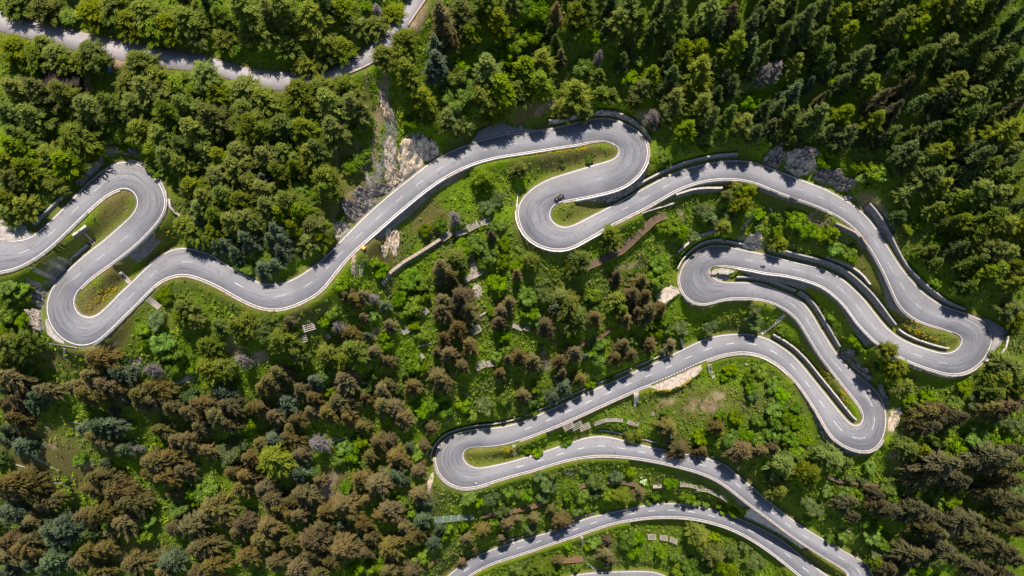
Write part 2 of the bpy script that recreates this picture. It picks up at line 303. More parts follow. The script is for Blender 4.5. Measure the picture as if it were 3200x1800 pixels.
# ------------------------------------------------------------ object helpers
def mesh_obj(name, verts, faces, mat=None, parent=None, loc=None, smooth=False):
    me = bpy.data.meshes.new(name); me.from_pydata([tuple(map(float, v)) for v in verts], [], [tuple(f) for f in faces]); me.update()
    if mat: me.materials.append(mat)
    if smooth: me.polygons.foreach_set('use_smooth', [True]*len(me.polygons))
    o = bpy.data.objects.new(name, me); COL.objects.link(o)
    if parent: o.parent = parent
    if loc is not None: o.location = loc
    return o
def np_mesh(name, V, F, mat=None, mats=None, mi=None, smooth=False):
    me = bpy.data.meshes.new(name); V = np.asarray(V, np.float32); F = np.asarray(F, np.int32)
    me.vertices.add(len(V)); me.vertices.foreach_set('co', V.ravel())
    n = F.shape[1]; me.loops.add(F.size); me.loops.foreach_set('vertex_index', F.ravel())
    me.polygons.add(len(F)); me.polygons.foreach_set('loop_start', np.arange(len(F), dtype=np.int32)*n)
    try: me.polygons.foreach_set('loop_total', np.full(len(F), n, np.int32))
    except Exception: pass
    if mat: me.materials.append(mat)
    if smooth: me.polygons.foreach_set('use_smooth', np.ones(len(F), bool))
    me.update(calc_edges=True); return me
def empty(name, loc, rz=0):
    o = bpy.data.objects.new(name, None); COL.objects.link(o); o.location = loc; o.rotation_euler = (0, 0, rz); o.empty_display_size = .5
    return o
def tag(o, label=None, cat=None, group=None, kind=None):
    if label: o['label'] = label
    if cat: o['category'] = cat
    if group: o['group'] = group
    if kind: o['kind'] = kind
    return o
# ------------------------------------------------------------ materials
def lin(r, g, b):
    f = lambda c: (c/255/12.92 if c/255 <= .04045 else ((c/255+.055)/1.055)**2.4)
    return (f(r), f(g), f(b), 1)
class NT:
    def __init__(s, name, rough=.9, spec=.2):
        s.m = bpy.data.materials.new(name); s.m.use_nodes = True; s.t = s.m.node_tree
        s.b = s.t.nodes['Principled BSDF']; s.b.inputs['Roughness'].default_value = rough
        s.b.inputs['Specular IOR Level'].default_value = spec
    def n(s, typ, **k):
        x = s.t.nodes.new(typ)
        for a, b in k.items(): setattr(x, a, b)
        return x
    def l(s, a, b): s.t.links.new(a, b)
    def noise(s, scale, detail=4, rough=.6, vec=None, dim='3D'):
        x = s.n('ShaderNodeTexNoise'); x.inputs['Scale'].default_value = scale; x.inputs['Detail'].default_value = detail; x.inputs['Roughness'].default_value = rough
        if vec is None:
            if not hasattr(s, 'gp'): s.gp = s.n('ShaderNodeNewGeometry').outputs['Position']
            vec = s.gp
        s.l(vec, x.inputs['Vector']); return x.outputs['Fac']
    def ramp(s, fac, stops):
        x = s.n('ShaderNodeValToRGB'); cr = x.color_ramp
        while len(cr.elements) < len(stops): cr.elements.new(.5)
        for e, (p, c) in zip(cr.elements, stops): e.position = p; e.color = c if len(c) == 4 else (*c, 1)
        s.l(fac, x.inputs[0]); return x.outputs[0]
    def mix(s, fac, a, b, mode='MIX'):
        x = s.n('ShaderNodeMix', data_type='RGBA', blend_type=mode)
        for sock, v in ((0, fac), (6, a), (7, b)):
            if isinstance(v, (int, float)): x.inputs[sock].default_value = v
            elif isinstance(v, tuple): x.inputs[sock].default_value = v if len(v) == 4 else (*v, 1)
            else: s.l(v, x.inputs[sock])
        return x.outputs[2]
    def math(s, op, a, b=None):
        x = s.n('ShaderNodeMath', operation=op)
        for k, v in ((0, a), (1, b)):
            if v is None: continue
            if isinstance(v, (int, float)): x.inputs[k].default_value = v
            else: s.l(v, x.inputs[k])
        return x.outputs[0]
    def attr(s, name, out='Color'):
        x = s.n('ShaderNodeAttribute'); x.attribute_name = name; return x.outputs[out]
    def col(s, c): 
        if isinstance(c, tuple): s.b.inputs['Base Color'].default_value = c
        else: s.l(c, s.b.inputs['Base Color'])
    def bump(s, h, strength=.5, dist=.2):
        x = s.n('ShaderNodeBump'); x.inputs['Strength'].default_value = strength; x.inputs['Distance'].default_value = dist
        s.l(h, x.inputs['Height']); s.l(x.outputs[0], s.b.inputs['Normal'])
def plain(name, rgb, rough=.8, var=.25, scale=1.5, metal=0, spec=.3, bump=0):
    m = NT(name, rough, spec); f = m.noise(scale, 5, .65)
    d = tuple(c*(1-var) for c in rgb[:3])+(1,); e = tuple(min(c*(1+var), 1) for c in rgb[:3])+(1,)
    m.col(m.ramp(f, [(.3, d), (.7, e)])); m.b.inputs['Metallic'].default_value = metal
    if bump: m.bump(f, bump, .1)
    return m.m
M = {}
def asphalt(name, base, warm, streak):
    m = NT(name, .85, .25)
    uv = m.n('ShaderNodeUVMap'); uv.uv_map = 'road'
    sep = m.n('ShaderNodeSeparateXYZ'); m.l(uv.outputs[0], sep.inputs[0])
    mp = m.n('ShaderNodeMapping'); mp.inputs['Scale'].default_value = (5.5, .035, 1); m.l(uv.outputs[0], mp.inputs[0])
    tr = m.noise(1.0, 5, .7, mp.outputs[0])
    mp2 = m.n('ShaderNodeMapping'); mp2.inputs['Scale'].default_value = (22, .09, 1); m.l(uv.outputs[0], mp2.inputs[0])
    tr2 = m.noise(1.0, 3, .6, mp2.outputs[0])
    c = m.ramp(tr, [(.3, tuple(x*.91 for x in base)), (.7, tuple(x*1.06 for x in base))])
    st = m.ramp(tr2, [(.30, (.45, .45, .48)), (.54, (1, 1, 1))])
    bend = m.attr('bend', 'Fac')
    c = m.mix(m.math('MULTIPLY', bend, streak), c, st, 'MULTIPLY')
    # dust along the two edges
    ed = m.math('ABSOLUTE', m.math('SUBTRACT', sep.outputs[0], .5))
    dn = m.noise(.35, 4, .7)
    dust = m.math('MULTIPLY', m.ramp(ed, [(.30, (0, 0, 0)), (.50, (.95, .95, .95))]), dn)
    c = m.mix(dust, c, warm)
    pt = m.noise(.06, 3, .5); c = m.mix(.75, c, m.ramp(pt, [(.38, (.78, .78, .80)), (.47, (.98, .98, .98)), (.62, (1.14, 1.12, 1.12))]), 'MULTIPLY')
    lane = m.math('ABSOLUTE', m.math('SINE', m.math('MULTIPLY', sep.outputs[0], 12.566))); ln = m.noise(.12, 3, .6)
    c = m.mix(m.math('MULTIPLY', m.ramp(lane, [(.55, (0, 0, 0)), (.95, (.28, .28, .28))]), ln), c, tuple(x*.62 for x in base))
    # thin sealed cracks
    ck = m.n('ShaderNodeTexVoronoi', feature='DISTANCE_TO_EDGE'); ck.inputs['Scale'].default_value = .11
    wn = m.n('ShaderNodeTexNoise'); wn.inputs['Scale'].default_value = .25; m.l(m.gp, wn.inputs['Vector'])
    vm = m.n('ShaderNodeVectorMath', operation='MULTIPLY_ADD'); vm.inputs[1].default_value = (9, 9, 9); m.l(wn.outputs['Color'], vm.inputs[0]); m.l(m.gp, vm.inputs[2]); m.l(vm.outputs[0], ck.inputs['Vector'])
    c = m.mix(m.ramp(ck.outputs['Distance'], [(.004, (.5, .5, .5)), (.016, (0, 0, 0))]), c, tuple(x*.55 for x in base))
    gr = m.noise(9, 4, .7); c = m.mix(.35, c, m.ramp(gr, [(.3, (.75, .75, .75)), (.7, (1.25, 1.25, 1.25))]), 'MULTIPLY')
    m.col(c); m.bump(gr, .25, .02); return m.m
M['asphalt'] = asphalt('worn_asphalt', (.272, .262, .275), (.44, .35, .29), .9)
M['asphalt_dark'] = asphalt('dark_asphalt', (.222, .216, .232), (.40, .34, .30), .6)
M['asphalt_pale'] = asphalt('pale_asphalt', (.37, .33, .33), (.42, .33, .27), .2)
def paint():
    m = NT('road_paint', .6, .3); f = m.noise(2.5, 5, .7)
    m.col(m.ramp(f, [(.34, (.40, .39, .38)), (.52, (.84, .84, .82))])); return m.m
M['paint'] = paint()
M['faded'] = plain('faded_road_paint', (.50, .49, .49), .7, .35, 3)
M['kerb'] = plain('dusty_concrete', (.46, .36, .30), .9, .35, .8, bump=.3)
M['coping'] = plain('sunbleached_concrete', (.52, .455, .39), .9, .35, 1.0, bump=.3)
# ------------------------------------------------------------ ground sheet
def make_ground():
    nx, ny = len(AX), len(AY)
    V = np.stack([GX.ravel(), GY.ravel(), TZ], 1)
    i, j = np.meshgrid(np.arange(nx-1), np.arange(ny-1), indexing='ij'); a = (i*ny+j).ravel()
    F = np.stack([a, a+ny, a+ny+1, a+1], 1)
    me = np_mesh('ground', V, F, smooth=True)
    u, v, _ = proj(V)
    # cover: R = dry/brown, G = bare earth, B = rock (properties of the ground itself)
    C = np.zeros((len(V), 4)); C[:, 3] = 1
    n1 = value_noise(V[:, 0], V[:, 1], 3, 11)*.5+value_noise(V[:, 0], V[:, 1], 1.4, 12)*.35
    for ch, lst in enumerate(GROUND_SPOTS):
        for (x, y, rx, ry, ang, k) in lst:
            ca, sa = math.cos(R(ang)), math.sin(R(ang))
            m = (abs(u-x) < 2*(rx+ry)) & (abs(v-y) < 2*(rx+ry))
            dx, dy = u[m]-x, v[m]-y
            d = np.hypot((dx*ca+dy*sa)/rx, (-dx*sa+dy*ca)/ry)*(.8 if ch == 0 else 1)
            C[m, ch] = np.maximum(C[m, ch], np.clip((1.25-d+n1[m]*.7)*1.8, 0, 1)*k)
    # the verges are drier than the slopes
    C[:, 0] = np.maximum(C[:, 0], np.clip((2.6-TE+n1*1.5)/1.8, 0, 1)*.6)
    C[:, 1] = np.maximum(C[:, 1], np.clip((.75-TE+n1*.5)/.5, 0, 1)*.55)
    at = me.color_attributes.new('cover', 'FLOAT_COLOR', 'POINT'); at.data.foreach_set('color', C.ravel().astype(np.float32))
    m = NT('alpine_ground', .95, .1)
    big = m.noise(.045, 4, .6); mid = m.noise(.35, 5, .65); fine = m.noise(2.2, 5, .7); vf = m.noise(6, 3, .7)
    g = m.ramp(fine, [(.30, (.058, .100, .004)), (.50, (.145, .240, .006)), (.72, (.28, .40, .016))])
    olive = m.ramp(fine, [(.30, (.045, .055, .014)), (.70, (.16, .17, .035))])
    c = m.mix(m.ramp(big, [(.42, (0, 0, 0)), (.66, (.8, .8, .8))]), g, olive)
    c = m.mix(m.ramp(mid, [(.60, (0, 0, 0)), (.72, (.6, .6, .6))]), c, (.20, .155, .075))
    cov = m.attr('cover'); sp = m.n('ShaderNodeSeparateColor'); m.l(cov, sp.inputs[0])
    dry = m.ramp(fine, [(.30, (.080, .068, .018)), (.52, (.185, .148, .045)), (.72, (.30, .22, .11))])
    c = m.mix(sp.outputs[0], c, dry)
    earth = m.ramp(mid, [(.30, (.20, .12, .06)), (.52, (.38, .26, .15)), (.70, (.52, .42, .30))])
    c = m.mix(sp.outputs[1], c, earth)
    rk = m.ramp(mid, [(.30, (.10, .095, .09)), (.52, (.30, .27, .24)), (.70, (.55, .48, .40))])
    c = m.mix(sp.outputs[2], c, rk)
    m.col(c); m.bump(m.math('ADD', fine, m.math('MULTIPLY', vf, .5)), .9, .5)
    me.materials.append(m.m)
    o = bpy.data.objects.new('ground', me); COL.objects.link(o); tag(o, kind='structure')
GROUND_SPOTS = [[], [], []]
# ------------------------------------------------------------ roads and their paint
def ribbon(name, A, B, mat, parent=None, closed_down=0, attrs=None, uvs=None):
    n = len(A); V = np.concatenate([A, B]); F = [(i, i+n, i+n+1, i+1) for i in range(n-1)]
    if closed_down:
        C = A.copy(); C[:, 2] -= closed_down; D = B.copy(); D[:, 2] -= closed_down
        V = np.concatenate([V, C, D])
        F += [(i, i+1, i+1+2*n, i+2*n) for i in range(n-1)]+[(i+n, i+3*n, i+1+3*n, i+1+n) for i in range(n-1)]
        F += [(0, 2*n, 3*n, n), (n-1, 2*n-1, 4*n-1, 3*n-1)]
    # faces must look up
    me = np_mesh(name, V, np.array(F), mat)
    if me.polygons[0].normal.z < 0: me.flip_normals()
    if uvs is not None:
        ul = me.uv_layers.new(name='road'); U = np.concatenate([uvs[0], uvs[1]]*(2 if closed_down else 1))
        vi = np.empty(len(me.loops), np.int32); me.loops.foreach_get('vertex_index', vi)
        ul.data.foreach_set('uv', U[vi].ravel().astype(np.float32))
    if attrs is not None:
        at = me.attributes.new('bend', 'FLOAT', 'POINT'); at.data.foreach_set('value', np.tile(attrs, 4 if closed_down else 2).astype(np.float32))
    o = bpy.data.objects.new(name, me); COL.objects.link(o)
    if parent: o.parent = parent
    return o
LIFT = 0.05
def make_road(r, name, mat, lines=True, dashes=(), shoulder=.35, width=.19, gaps=()):
    off = lambda side, o, dz: np.array([r.edge(i, side, o, dz) for i in range(r.n)])
    k = np.gradient(np.unwrap(np.arctan2(r.T[:, 1], r.T[:, 0])), r.s); k = np.convolve(abs(k), np.ones(15)/15, 'same')
    bend = np.clip((k-.012)/.05, 0, 1)
    A, B = off('L', shoulder, LIFT), off('R', shoulder, LIFT)
    uvA = np.stack([np.zeros(r.n), r.s], 1); uvB = np.stack([np.ones(r.n), r.s], 1)
    o = ribbon(name, A, B, mat, None, .5, bend, (uvA, uvB)); tag(o, kind='structure')
    if lines:
        for side in 'LR':
            a, b = off(side, .0, LIFT+.02), off(side, -width, LIFT+.02)
            segs = [(0, r.n-1)]
            for (s2, g0, g1) in gaps:
                if s2 == side:
                    segs = [x for (p, q) in segs for x in ((p, min(g0, q)), (max(g1, p), q)) if x[1]-x[0] > 1]
            for p, q in segs:
                ribbon('edge_line', a[p:q+1], b[p:q+1], M['paint'], o)
    for (p, q, pitch, ln, mt) in dashes:
        s0 = r.s[p]
        while s0+ln < r.s[q]:
            q1 = np.linspace(s0, s0+ln, 4); c = np.array([np.interp(q1, r.s, r.C[:, t]) for t in range(3)]).T
            nn = np.array([np.interp(q1, r.s, r.N[:, t]) for t in range(3)]).T*.085
            c[:, 2] += LIFT+.02
            ribbon('centre_dash', c+nn, c-nn, mt, o)
            s0 += pitch
    return o
def span(r, u0, v0, u1, v1, side=None):
    a, b = r.near(u0, v0, side), r.near(u1, v1, side); return min(a, b), max(a, b)
D = []
for c in [((2700,1790),(1560,1500)),((1640,1330),(2560,1100)),((2560,1120),(2650,1300))]:
    D.append((*span(main, *c[0], *c[1]), 9.0, 3.0, M['paint']))
for c in [((2700,1150),(2400,930)),((2330,800),(3000,1090)),((2950,990),(2450,600)),((2150,530),(1870,700)),((1860,560),(1920,545)),((1850,440),(1100,850)),((1090,870),(770,960)),((740,930),(640,880)),((600,830),(480,820)),((470,830),(330,960)),((230,880),(440,690)),((330,590),(-50,790))]:
    D.append((*span(main, *c[0], *c[1]), 9.0, 3.0, M['faded'] if c[0][0] not in (740,) else M['paint']))
gl = span(main, *Q(2,2,1410,962), *Q(2,2,1880,755), 'R')
roadM = make_road(main, 'mountain_road', M['asphalt'], dashes=D, gaps=[('R', gl[0], gl[1])])
# short dots along the mouth of the lay-by
s0 = main.s[gl[0]]+.3
while s0 < main.s[gl[1]]-.6:
    q1 = np.array([s0, s0+.6]); a = np.array([np.interp(q1, main.s, main.R[:, t]) for t in range(3)]).T; nn = np.array([np.interp(q1, main.s, main.N[:, t]) for t in range(3)]).T
    a[:, 2] += LIFT+.02; ribbon('lay_by_dash', a, a+nn*.25, M['paint'], roadM); s0 += 1.25
make_road(lower, 'lower_road', M['asphalt_dark'], dashes=[(3, lower.n-3, 9.0, 3.0, M['paint'])])
make_road(lowest, 'lowest_road', M['asphalt_dark'])
make_road(track, 'forest_track', M['asphalt_pale'], lines=False, shoulder=.55)
# ------------------------------------------------------------ walls, kerbs, guard rails
def wallmat(name, a, b, c, scale=1.0, blocks=0.0):
    m = NT(name, .95, .15); n1 = m.noise(.5*scale, 5, .7); n2 = m.noise(2.6*scale, 5, .75)
    col = m.ramp(n1, [(.3, a), (.5, b), (.72, c)])
    col = m.mix(.6, col, m.ramp(n2, [(.3, (.55, .55, .55)), (.7, (1.35, 1.35, 1.35))]), 'MULTIPLY')
    if blocks:
        v = m.n('ShaderNodeTexVoronoi'); v.inputs['Scale'].default_value = blocks; m.l(m.gp, v.inputs['Vector'])
        sp = m.n('ShaderNodeSeparateColor'); m.l(v.outputs['Color'], sp.inputs[0])
        col = m.mix(.8, col, m.ramp(sp.outputs[0], [(.1, (.6, .58, .56)), (.8, (1.3, 1.28, 1.25)), (.9, (2.6, 2.5, 2.4))]), 'MULTIPLY')
        m.bump(v.outputs['Distance'], .8, .2)
    else: m.bump(n2, .5, .1)
    m.col(col); return m.m
M['wgrey'] = wallmat('weathered_concrete', (.12, .115, .12), (.19, .18, .18), (.27, .25, .24))
M['wstone'] = wallmat('field_stone', (.20, .18, .16), (.32, .28, .25), (.46, .41, .36), 1, 1.6)
M['wriprap'] = wallmat('riprap', (.09, .09, .095), (.16, .155, .155), (.24, .22, .21), 1, .95)
M['galv'] = plain('galvanised_steel', (.30, .32, .34), .45, .15, 3, .6, .5)
def prism(sections, close=True):
    """sections: list of lists of points (same count) swept into a closed solid"""
    n = len(sections[0]); V = [p for s in sections for p in s]; F = []
    for a in range(len(sections)-1):
        for k in range(n): F.append((a*n+k, (a+1)*n+k, (a+1)*n+(k+1) % n, a*n+(k+1) % n))
    F.append(tuple(range(n))); m = (len(sections)-1)*n; F.append(tuple(range(m+n-1, m-1, -1)))
    return V, F
def solid(name, sections, mat, parent, loc):
    V, F = prism(sections); V = [np.asarray(v)-loc for v in V]
    o = mesh_obj(name, V, F, mat, parent)
    bm = bmesh.new(); bm.from_mesh(o.data); bmesh.ops.recalc_face_normals(bm, faces=bm.faces); bm.to_mesh(o.data); bm.free(); return o
def run_wall(r, side, i, j, typ, h, tone, label, off):
    loc = r.edge((i+j)//2, side, off, 0); root = empty('retaining_wall', loc)
    body, cop = [], []
    ks = list(range(i, j+1, 2)); ks = ks if ks[-1] == j else ks+[j]
    raw = []
    for k in ks:
        if typ == 'up':
            p = r.edge(k, side, off+2.0); gb = ground(p[0], p[1]); raw.append(np.clip(gb+.25-r.C[k, 2], .7, h))
        else:
            g = ground(*r.edge(k, side, off+2.2)[:2]); raw.append(np.clip(r.C[k, 2]-g, .6, 4.5))
    raw = np.convolve(np.r_[[raw[0]]*3, raw, [raw[-1]]*3], np.ones(7)/7, 'valid')
    rr = random.Random(i*7+j)
    for k, hh in zip(ks, raw):
        wob = rr.uniform(-.06, .06) if tone != 'grey' else 0
        if typ == 'up':
            z = r.C[k, 2]; e = lambda o, dz: r.edge(k, side, o+wob, dz)
            body.append([e(off, -.6), e(off+hh*.08, hh), e(off+hh*.08+.42, hh), e(off+.8, -.6)])
            cop.append([e(off+hh*.08-.07, hh+.004), e(off+hh*.08-.07, hh+.13), e(off+hh*.08+.52, hh+.13), e(off+hh*.08+.52, hh+.004)])
        else:
            e = lambda o, dz: r.edge(k, side, o+wob, dz)
            body.append([e(off-.7, -.03), e(off, -.03), e(off+hh*.20, -hh-1.2), e(off-.7, -hh-1.2)])
    m = {'grey': M['wgrey'], 'pale': M['wgrey'], 'stone': M['wstone'], 'riprap': M['wriprap']}[tone]
    solid('wall_face', body, m, root, loc)
    if typ == 'up': solid('coping', cop, M['coping'] if tone == 'pale' else (M['wstone'] if tone == 'stone' else M['cgrey']), root, loc)
    tag(root, label, 'retaining wall' if typ == 'down' else 'wall')
M['cgrey'] = plain('grey_coping', (.34, .32, .31), .9, .25, 1.2, bump=.3)
def make_walls():
    for w in WALLS: run_wall(*w)
def kerb(r, side, a, b, parent, o0=.36, o1=.88, h=.15):
    i, j = r.near(*Q(*a), side), r.near(*Q(*b), side); i, j = min(i, j), max(i, j)
    sec = [[r.edge(k, side, o0, -.3), r.edge(k, side, o0, h), r.edge(k, side, o1, h), r.edge(k, side, o1, -.3)] for k in range(i, j+1)]
    solid('kerb', sec, M['kerb'], parent, np.zeros(3))
def make_kerbs():
    for side, a, b in [('L',(3,3,828,1560),(1,3,1800,262)),('R',(2,2,60,1515),(2,2,1395,965)),('R',(2,2,1950,730),(3,3,1155,60)),('L',(3,2,955,1275),(2,1,1690,1300)),
                       ('R',(2,1,2060,1226),(3,2,2160,730)),('L',(3,2,1870,448),(2,1,75,600)),('R',(2,1,500,585),(2,0,1325,1390)),('L',(2,1,1045,10),(0,1,1050,1925)),
                       ('R',(0,1,1290,175),(0,1,790,1460)),('L',(0,1,1200,455),(0,1,-200,1300))]:
        kerb(main, side, a, b, roadM)
    rl = bpy.data.objects['lower_road']; kerb(lower, 'L', (3,3,620,1700), (1,3,1900,1660), rl)
    rt = bpy.data.objects['forest_track']; kerb(track, 'R', (1,0,880,745), (1,0,1290,530), rt, .3, .8, .5); kerb(track, 'R', (1,0,1500,240), (1,0,1720,-30), rt, .3, .8, .5)
def postmesh():
    V = [(x, y, z) for z in (-.6, .82) for x, y in ((-.07, -.07), (.07, -.07), (.07, .07), (-.07, .07))]
    F = [(0, 1, 5, 4), (1, 2, 6, 5), (2, 3, 7, 6), (3, 0, 4, 7), (4, 5, 6, 7)]
    me = bpy.data.meshes.new('post'); me.from_pydata(V, [], F); me.materials.append(M['galv']); return me
POST = postmesh()
def rail_line(pts, label, group=None):
    pts = np.asarray(pts); loc = pts[len(pts)//2].copy(); root = empty('guard_rail', loc); sec = []
    T = np.gradient(pts, axis=0); T[:, 2] = 0; T /= np.linalg.norm(T, axis=1)[:, None]; N = np.stack([-T[:, 1], T[:, 0], T[:, 0]*0], 1)
    for p, n in zip(pts, N):
        u = np.array([0, 0, 1.0])
        sec.append([p+u*.48-n*.07, p+u*.60+n*.06-n*.09, p+u*.80-n*.07, p+u*.80+n*.10, p+u*.48+n*.10])
    solid('rail_beam', sec, M['galv'], root, loc)
    s = np.r_[0, np.cumsum(np.linalg.norm(np.diff(pts, axis=0), axis=1))]; q = np.arange(.3, s[-1], max(4.0, s[-1]/95))
    for x in q:
        o = bpy.data.objects.new('post', POST); COL.objects.link(o); o.parent = root
        o.location = [np.interp(x, s, pts[:, k])-loc[k] for k in range(3)]
    tag(root, label, 'guard rail', 'guard rails along the road')
def make_rails():
    for r, side, a, b, off, lab in [
        (main,'L',(1,3,2330,515),(1,3,1800,330),1.15,'steel guard rail round the outside of the lowest left hairpin'),
        (main,'R',(2,2,1970,715),(3,2,225,878),1.25,'guard rail along the outer edge right of the gravel lay-by'),
        (main,'R',(3,3,1150,60),(3,3,690,90),.9,'guard rail round the bottom of the lower right hairpin'),
        (main,'L',(3,2,640,828),(3,2,60,165),.9,'guard rail above the flower strip by the lower right hairpin'),
        (main,'L',(2,1,2400,1553),(2,1,1690,1460),.9,'guard rail along the underside of the round middle hairpin'),
        (main,'R',(2,1,2250,1240),(3,2,1180,610),.9,'long guard rail on the leg right of the middle hairpin'),
        (main,'R',(3,2,1350,700),(3,2,2100,775),.9,'guard rail round the bottom of the far right hairpin'),
        (main,'L',(3,2,1480,315),(3,1,640,690),.9,'guard rail on the leg above the far right hairpin'),
        (main,'L',(3,1,600,672),(2,1,2250,355),.9,'guard rail on the bridge section over the shaded gully'),
        (main,'L',(2,1,2200,350),(2,1,1500,540),.9,'guard rail on the descent towards the centre hairpin'),
        (main,'L',(2,1,900,872),(2,1,58,640),1.1,'guard rail round the outside of the centre hairpin'),
        (main,'R',(2,1,640,553),(2,1,1360,150),.9,'guard rail above the riprap between the two centre legs'),
        (main,'L',(2,0,740,1438),(1,1,2050,255),.9,'guard rail beside the flowered verge under the upper middle hairpin'),
        (main,'L',(1,1,1900,335),(1,1,1100,975),.9,'guard rail along the dark wall of the long diagonal'),
        (main,'L',(0,1,1560,1425),(0,1,940,2008),.9,'guard rail on the leg out of the lower left hairpin'),
        (main,'R',(0,1,1380,190),(0,1,1100,1215),1.1,'guard rail round the upper left hairpin'),
        (main,'L',(0,1,880,680),(0,1,0,1285),.9,'guard rail on the leg that leaves by the left side'),
        (lower,'L',(3,3,330,1449),(2,3,1100,900),.9,'guard rail along the lowest long curve'),
        (main,'L',(2,3,2500,830),(2,3,760,245),.9,'guard rail below the bottom curve of the main road')]:
        i, j = r.near(*Q(*a), side), r.near(*Q(*b), side); i, j = min(i, j), max(i, j)
        rail_line([r.edge(k, side, off, .1) for k in range(i, j+1, 2)], lab)
    def free(pp, z0, lab):
        P = []
        for (a, b), (c, d) in zip(pp[:-1], pp[1:]):
            for t in np.linspace(0, 1, 8)[:-1]: P.append(hit(a+(c-a)*t, b+(d-b)*t, z0))
        P.append(hit(*pp[-1], z0)); P = np.array(P); P[:, 2] = np.maximum(P[:, 2], np.median(P[:, 2])-.4); rail_line(P, lab)
    free([Q(0,2,405,546), Q(0,2,640,580), Q(0,2,780,606)], .6, 'straight rail closing the verge below the lower left hairpin')
    free([Q(3,2,2425,405), Q(3,2,2330,560), Q(3,2,2180,740)], .6, 'straight rail at the asphalt lay-by of the far right hairpin')
    free([Q(2,2,1560,168), Q(2,2,1660,65)], .6, 'short rail by the gravel spur left of the middle hairpin')
    free([Q(2,1,66,450), Q(2,1,45,640)], .6, 'short rail at the left shoulder of the centre hairpin')
# flat patches beside the road
def patch(name, poly, mat, road=None, dz=.03, inner=8):
    """a thin sheet laid on the ground inside a photo outline"""
    c = np.mean(poly, axis=0); V, F = [], []; n = len(poly)*4; rg = random.Random(len(poly))
    P = []
    for a, b in zip(poly, poly[1:]+poly[:1]):
        for t in (0, .25, .5, .75): P.append((a[0]+(b[0]-a[0])*t+rg.uniform(-1.3, 1.3), a[1]+(b[1]-a[1])*t+rg.uniform(-1.3, 1.3)))
    for k in range(inner+1):
        f = 1-k/inner*.98
        for p in P:
            q = hit(c[0]+(p[0]-c[0])*f, c[1]+(p[1]-c[1])*f)
            z = q[2]
            if road is not None:
                i = int(np.argmin((road.C[:, 0]-q[0])**2+(road.C[:, 1]-q[1])**2)); rz = road.C[i, 2]; z = rz
                s = (rz-CAMZ)/ray(c[0]+(p[0]-c[0])*f, c[1]+(p[1]-c[1])*f)[2]; rr = ray(c[0]+(p[0]-c[0])*f, c[1]+(p[1]-c[1])*f); q = np.array([rr[0]*s, rr[1]*s, rz])
            V.append((q[0], q[1], z+dz))
    for k in range(inner):
        for a in range(n): F.append((k*n+a, k*n+(a+1) % n, (k+1)*n+(a+1) % n, (k+1)*n+a))
    F.append(tuple(inner*n+a for a in range(n)))
    if road is not None:     # skirt, so that the platform has depth
        b = len(V); V += [(x, y, z-1.5) for x, y, z in V[:n]]
        F += [(a, b+a, b+(a+1) % n, (a+1) % n) for a in range(n)]
    o = mesh_obj(name, V, F, mat)
    bm = bmesh.new(); bm.from_mesh(o.data); bmesh.ops.recalc_face_normals(bm, faces=bm.faces)
    if sum(f.normal.z*f.calc_area() for f in bm.faces) < 0: bmesh.ops.reverse_faces(bm, faces=bm.faces)
    bm.to_mesh(o.data); bm.free()
    return tag(o, kind='structure')
M['gravel'] = plain('pale_gravel', (.48, .385, .31), .95, .45, .9, bump=.5)
M['gravel_grey'] = plain('grey_gravel', (.40, .35, .31), .95, .35, 1.0, bump=.5)
M['slab'] = wallmat('paved_slope', (.42, .38, .34), (.55, .50, .44), (.68, .61, .54), 1.2, 2.2)
def make_patches():
    for nm, poly, mt, rd in PATCHES: patch(nm, poly, M[mt], rd, .025)
    V = [p for row in WEDGE for p in row]; n = 7; F = [(i*n+j, i*n+j+1, (i+1)*n+j+1, (i+1)*n+j) for i in range(len(WEDGE)-1) for j in range(n-1)]
    o = mesh_obj('paved_slope', V, F, M['slab'])
    if o.data.polygons[0].normal.z < 0: o.data.flip_normals()
    tag(o, kind='structure')
# ------------------------------------------------------------ trees
def leafmat(name, stops, tip=None, rough=.75, trans=.12):
    """leaf colour varies from tree to tree and from spray to spray; paler towards branch tips, crown tops and lobe tops"""
    m = NT(name, rough, .12); oi = m.n('ShaderNodeObjectInfo')
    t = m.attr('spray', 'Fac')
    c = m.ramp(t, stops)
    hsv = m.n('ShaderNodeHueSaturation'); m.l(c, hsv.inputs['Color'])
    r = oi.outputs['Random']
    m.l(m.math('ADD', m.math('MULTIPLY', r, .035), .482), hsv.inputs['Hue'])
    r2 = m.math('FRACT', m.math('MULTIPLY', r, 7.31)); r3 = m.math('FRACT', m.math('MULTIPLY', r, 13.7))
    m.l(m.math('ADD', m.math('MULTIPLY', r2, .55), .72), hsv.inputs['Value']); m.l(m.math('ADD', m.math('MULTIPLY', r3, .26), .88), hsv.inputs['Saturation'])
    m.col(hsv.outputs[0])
    if trans:
        m.b.inputs['Transmission Weight'].default_value = 0
        tr = m.n('ShaderNodeBsdfTranslucent'); m.l(hsv.outputs[0], tr.inputs[0]); mx = m.n('ShaderNodeMixShader'); mx.inputs[0].default_value = trans
        o = m.t.nodes['Material Output']; m.l(m.b.outputs[0], mx.inputs[1]); m.l(tr.outputs[0], mx.inputs[2]); m.l(mx.outputs[0], o.inputs[0])
    return m.m
M['larch'] = leafmat('larch_needles', [(0, (.060, .092, .010)), (.5, (.148, .188, .020)), (1, (.285, .315, .045))], trans=.4)
M['spruce'] = leafmat('spruce_needles', [(0, (.018, .024, .008)), (.45, (.066, .062, .018)), (1, (.168, .130, .044))], trans=.1)
M['fir'] = leafmat('blue_fir_needles', [(0, (.022, .036, .016)), (.5, (.060, .085, .038)), (1, (.13, .16, .08))], trans=.1)
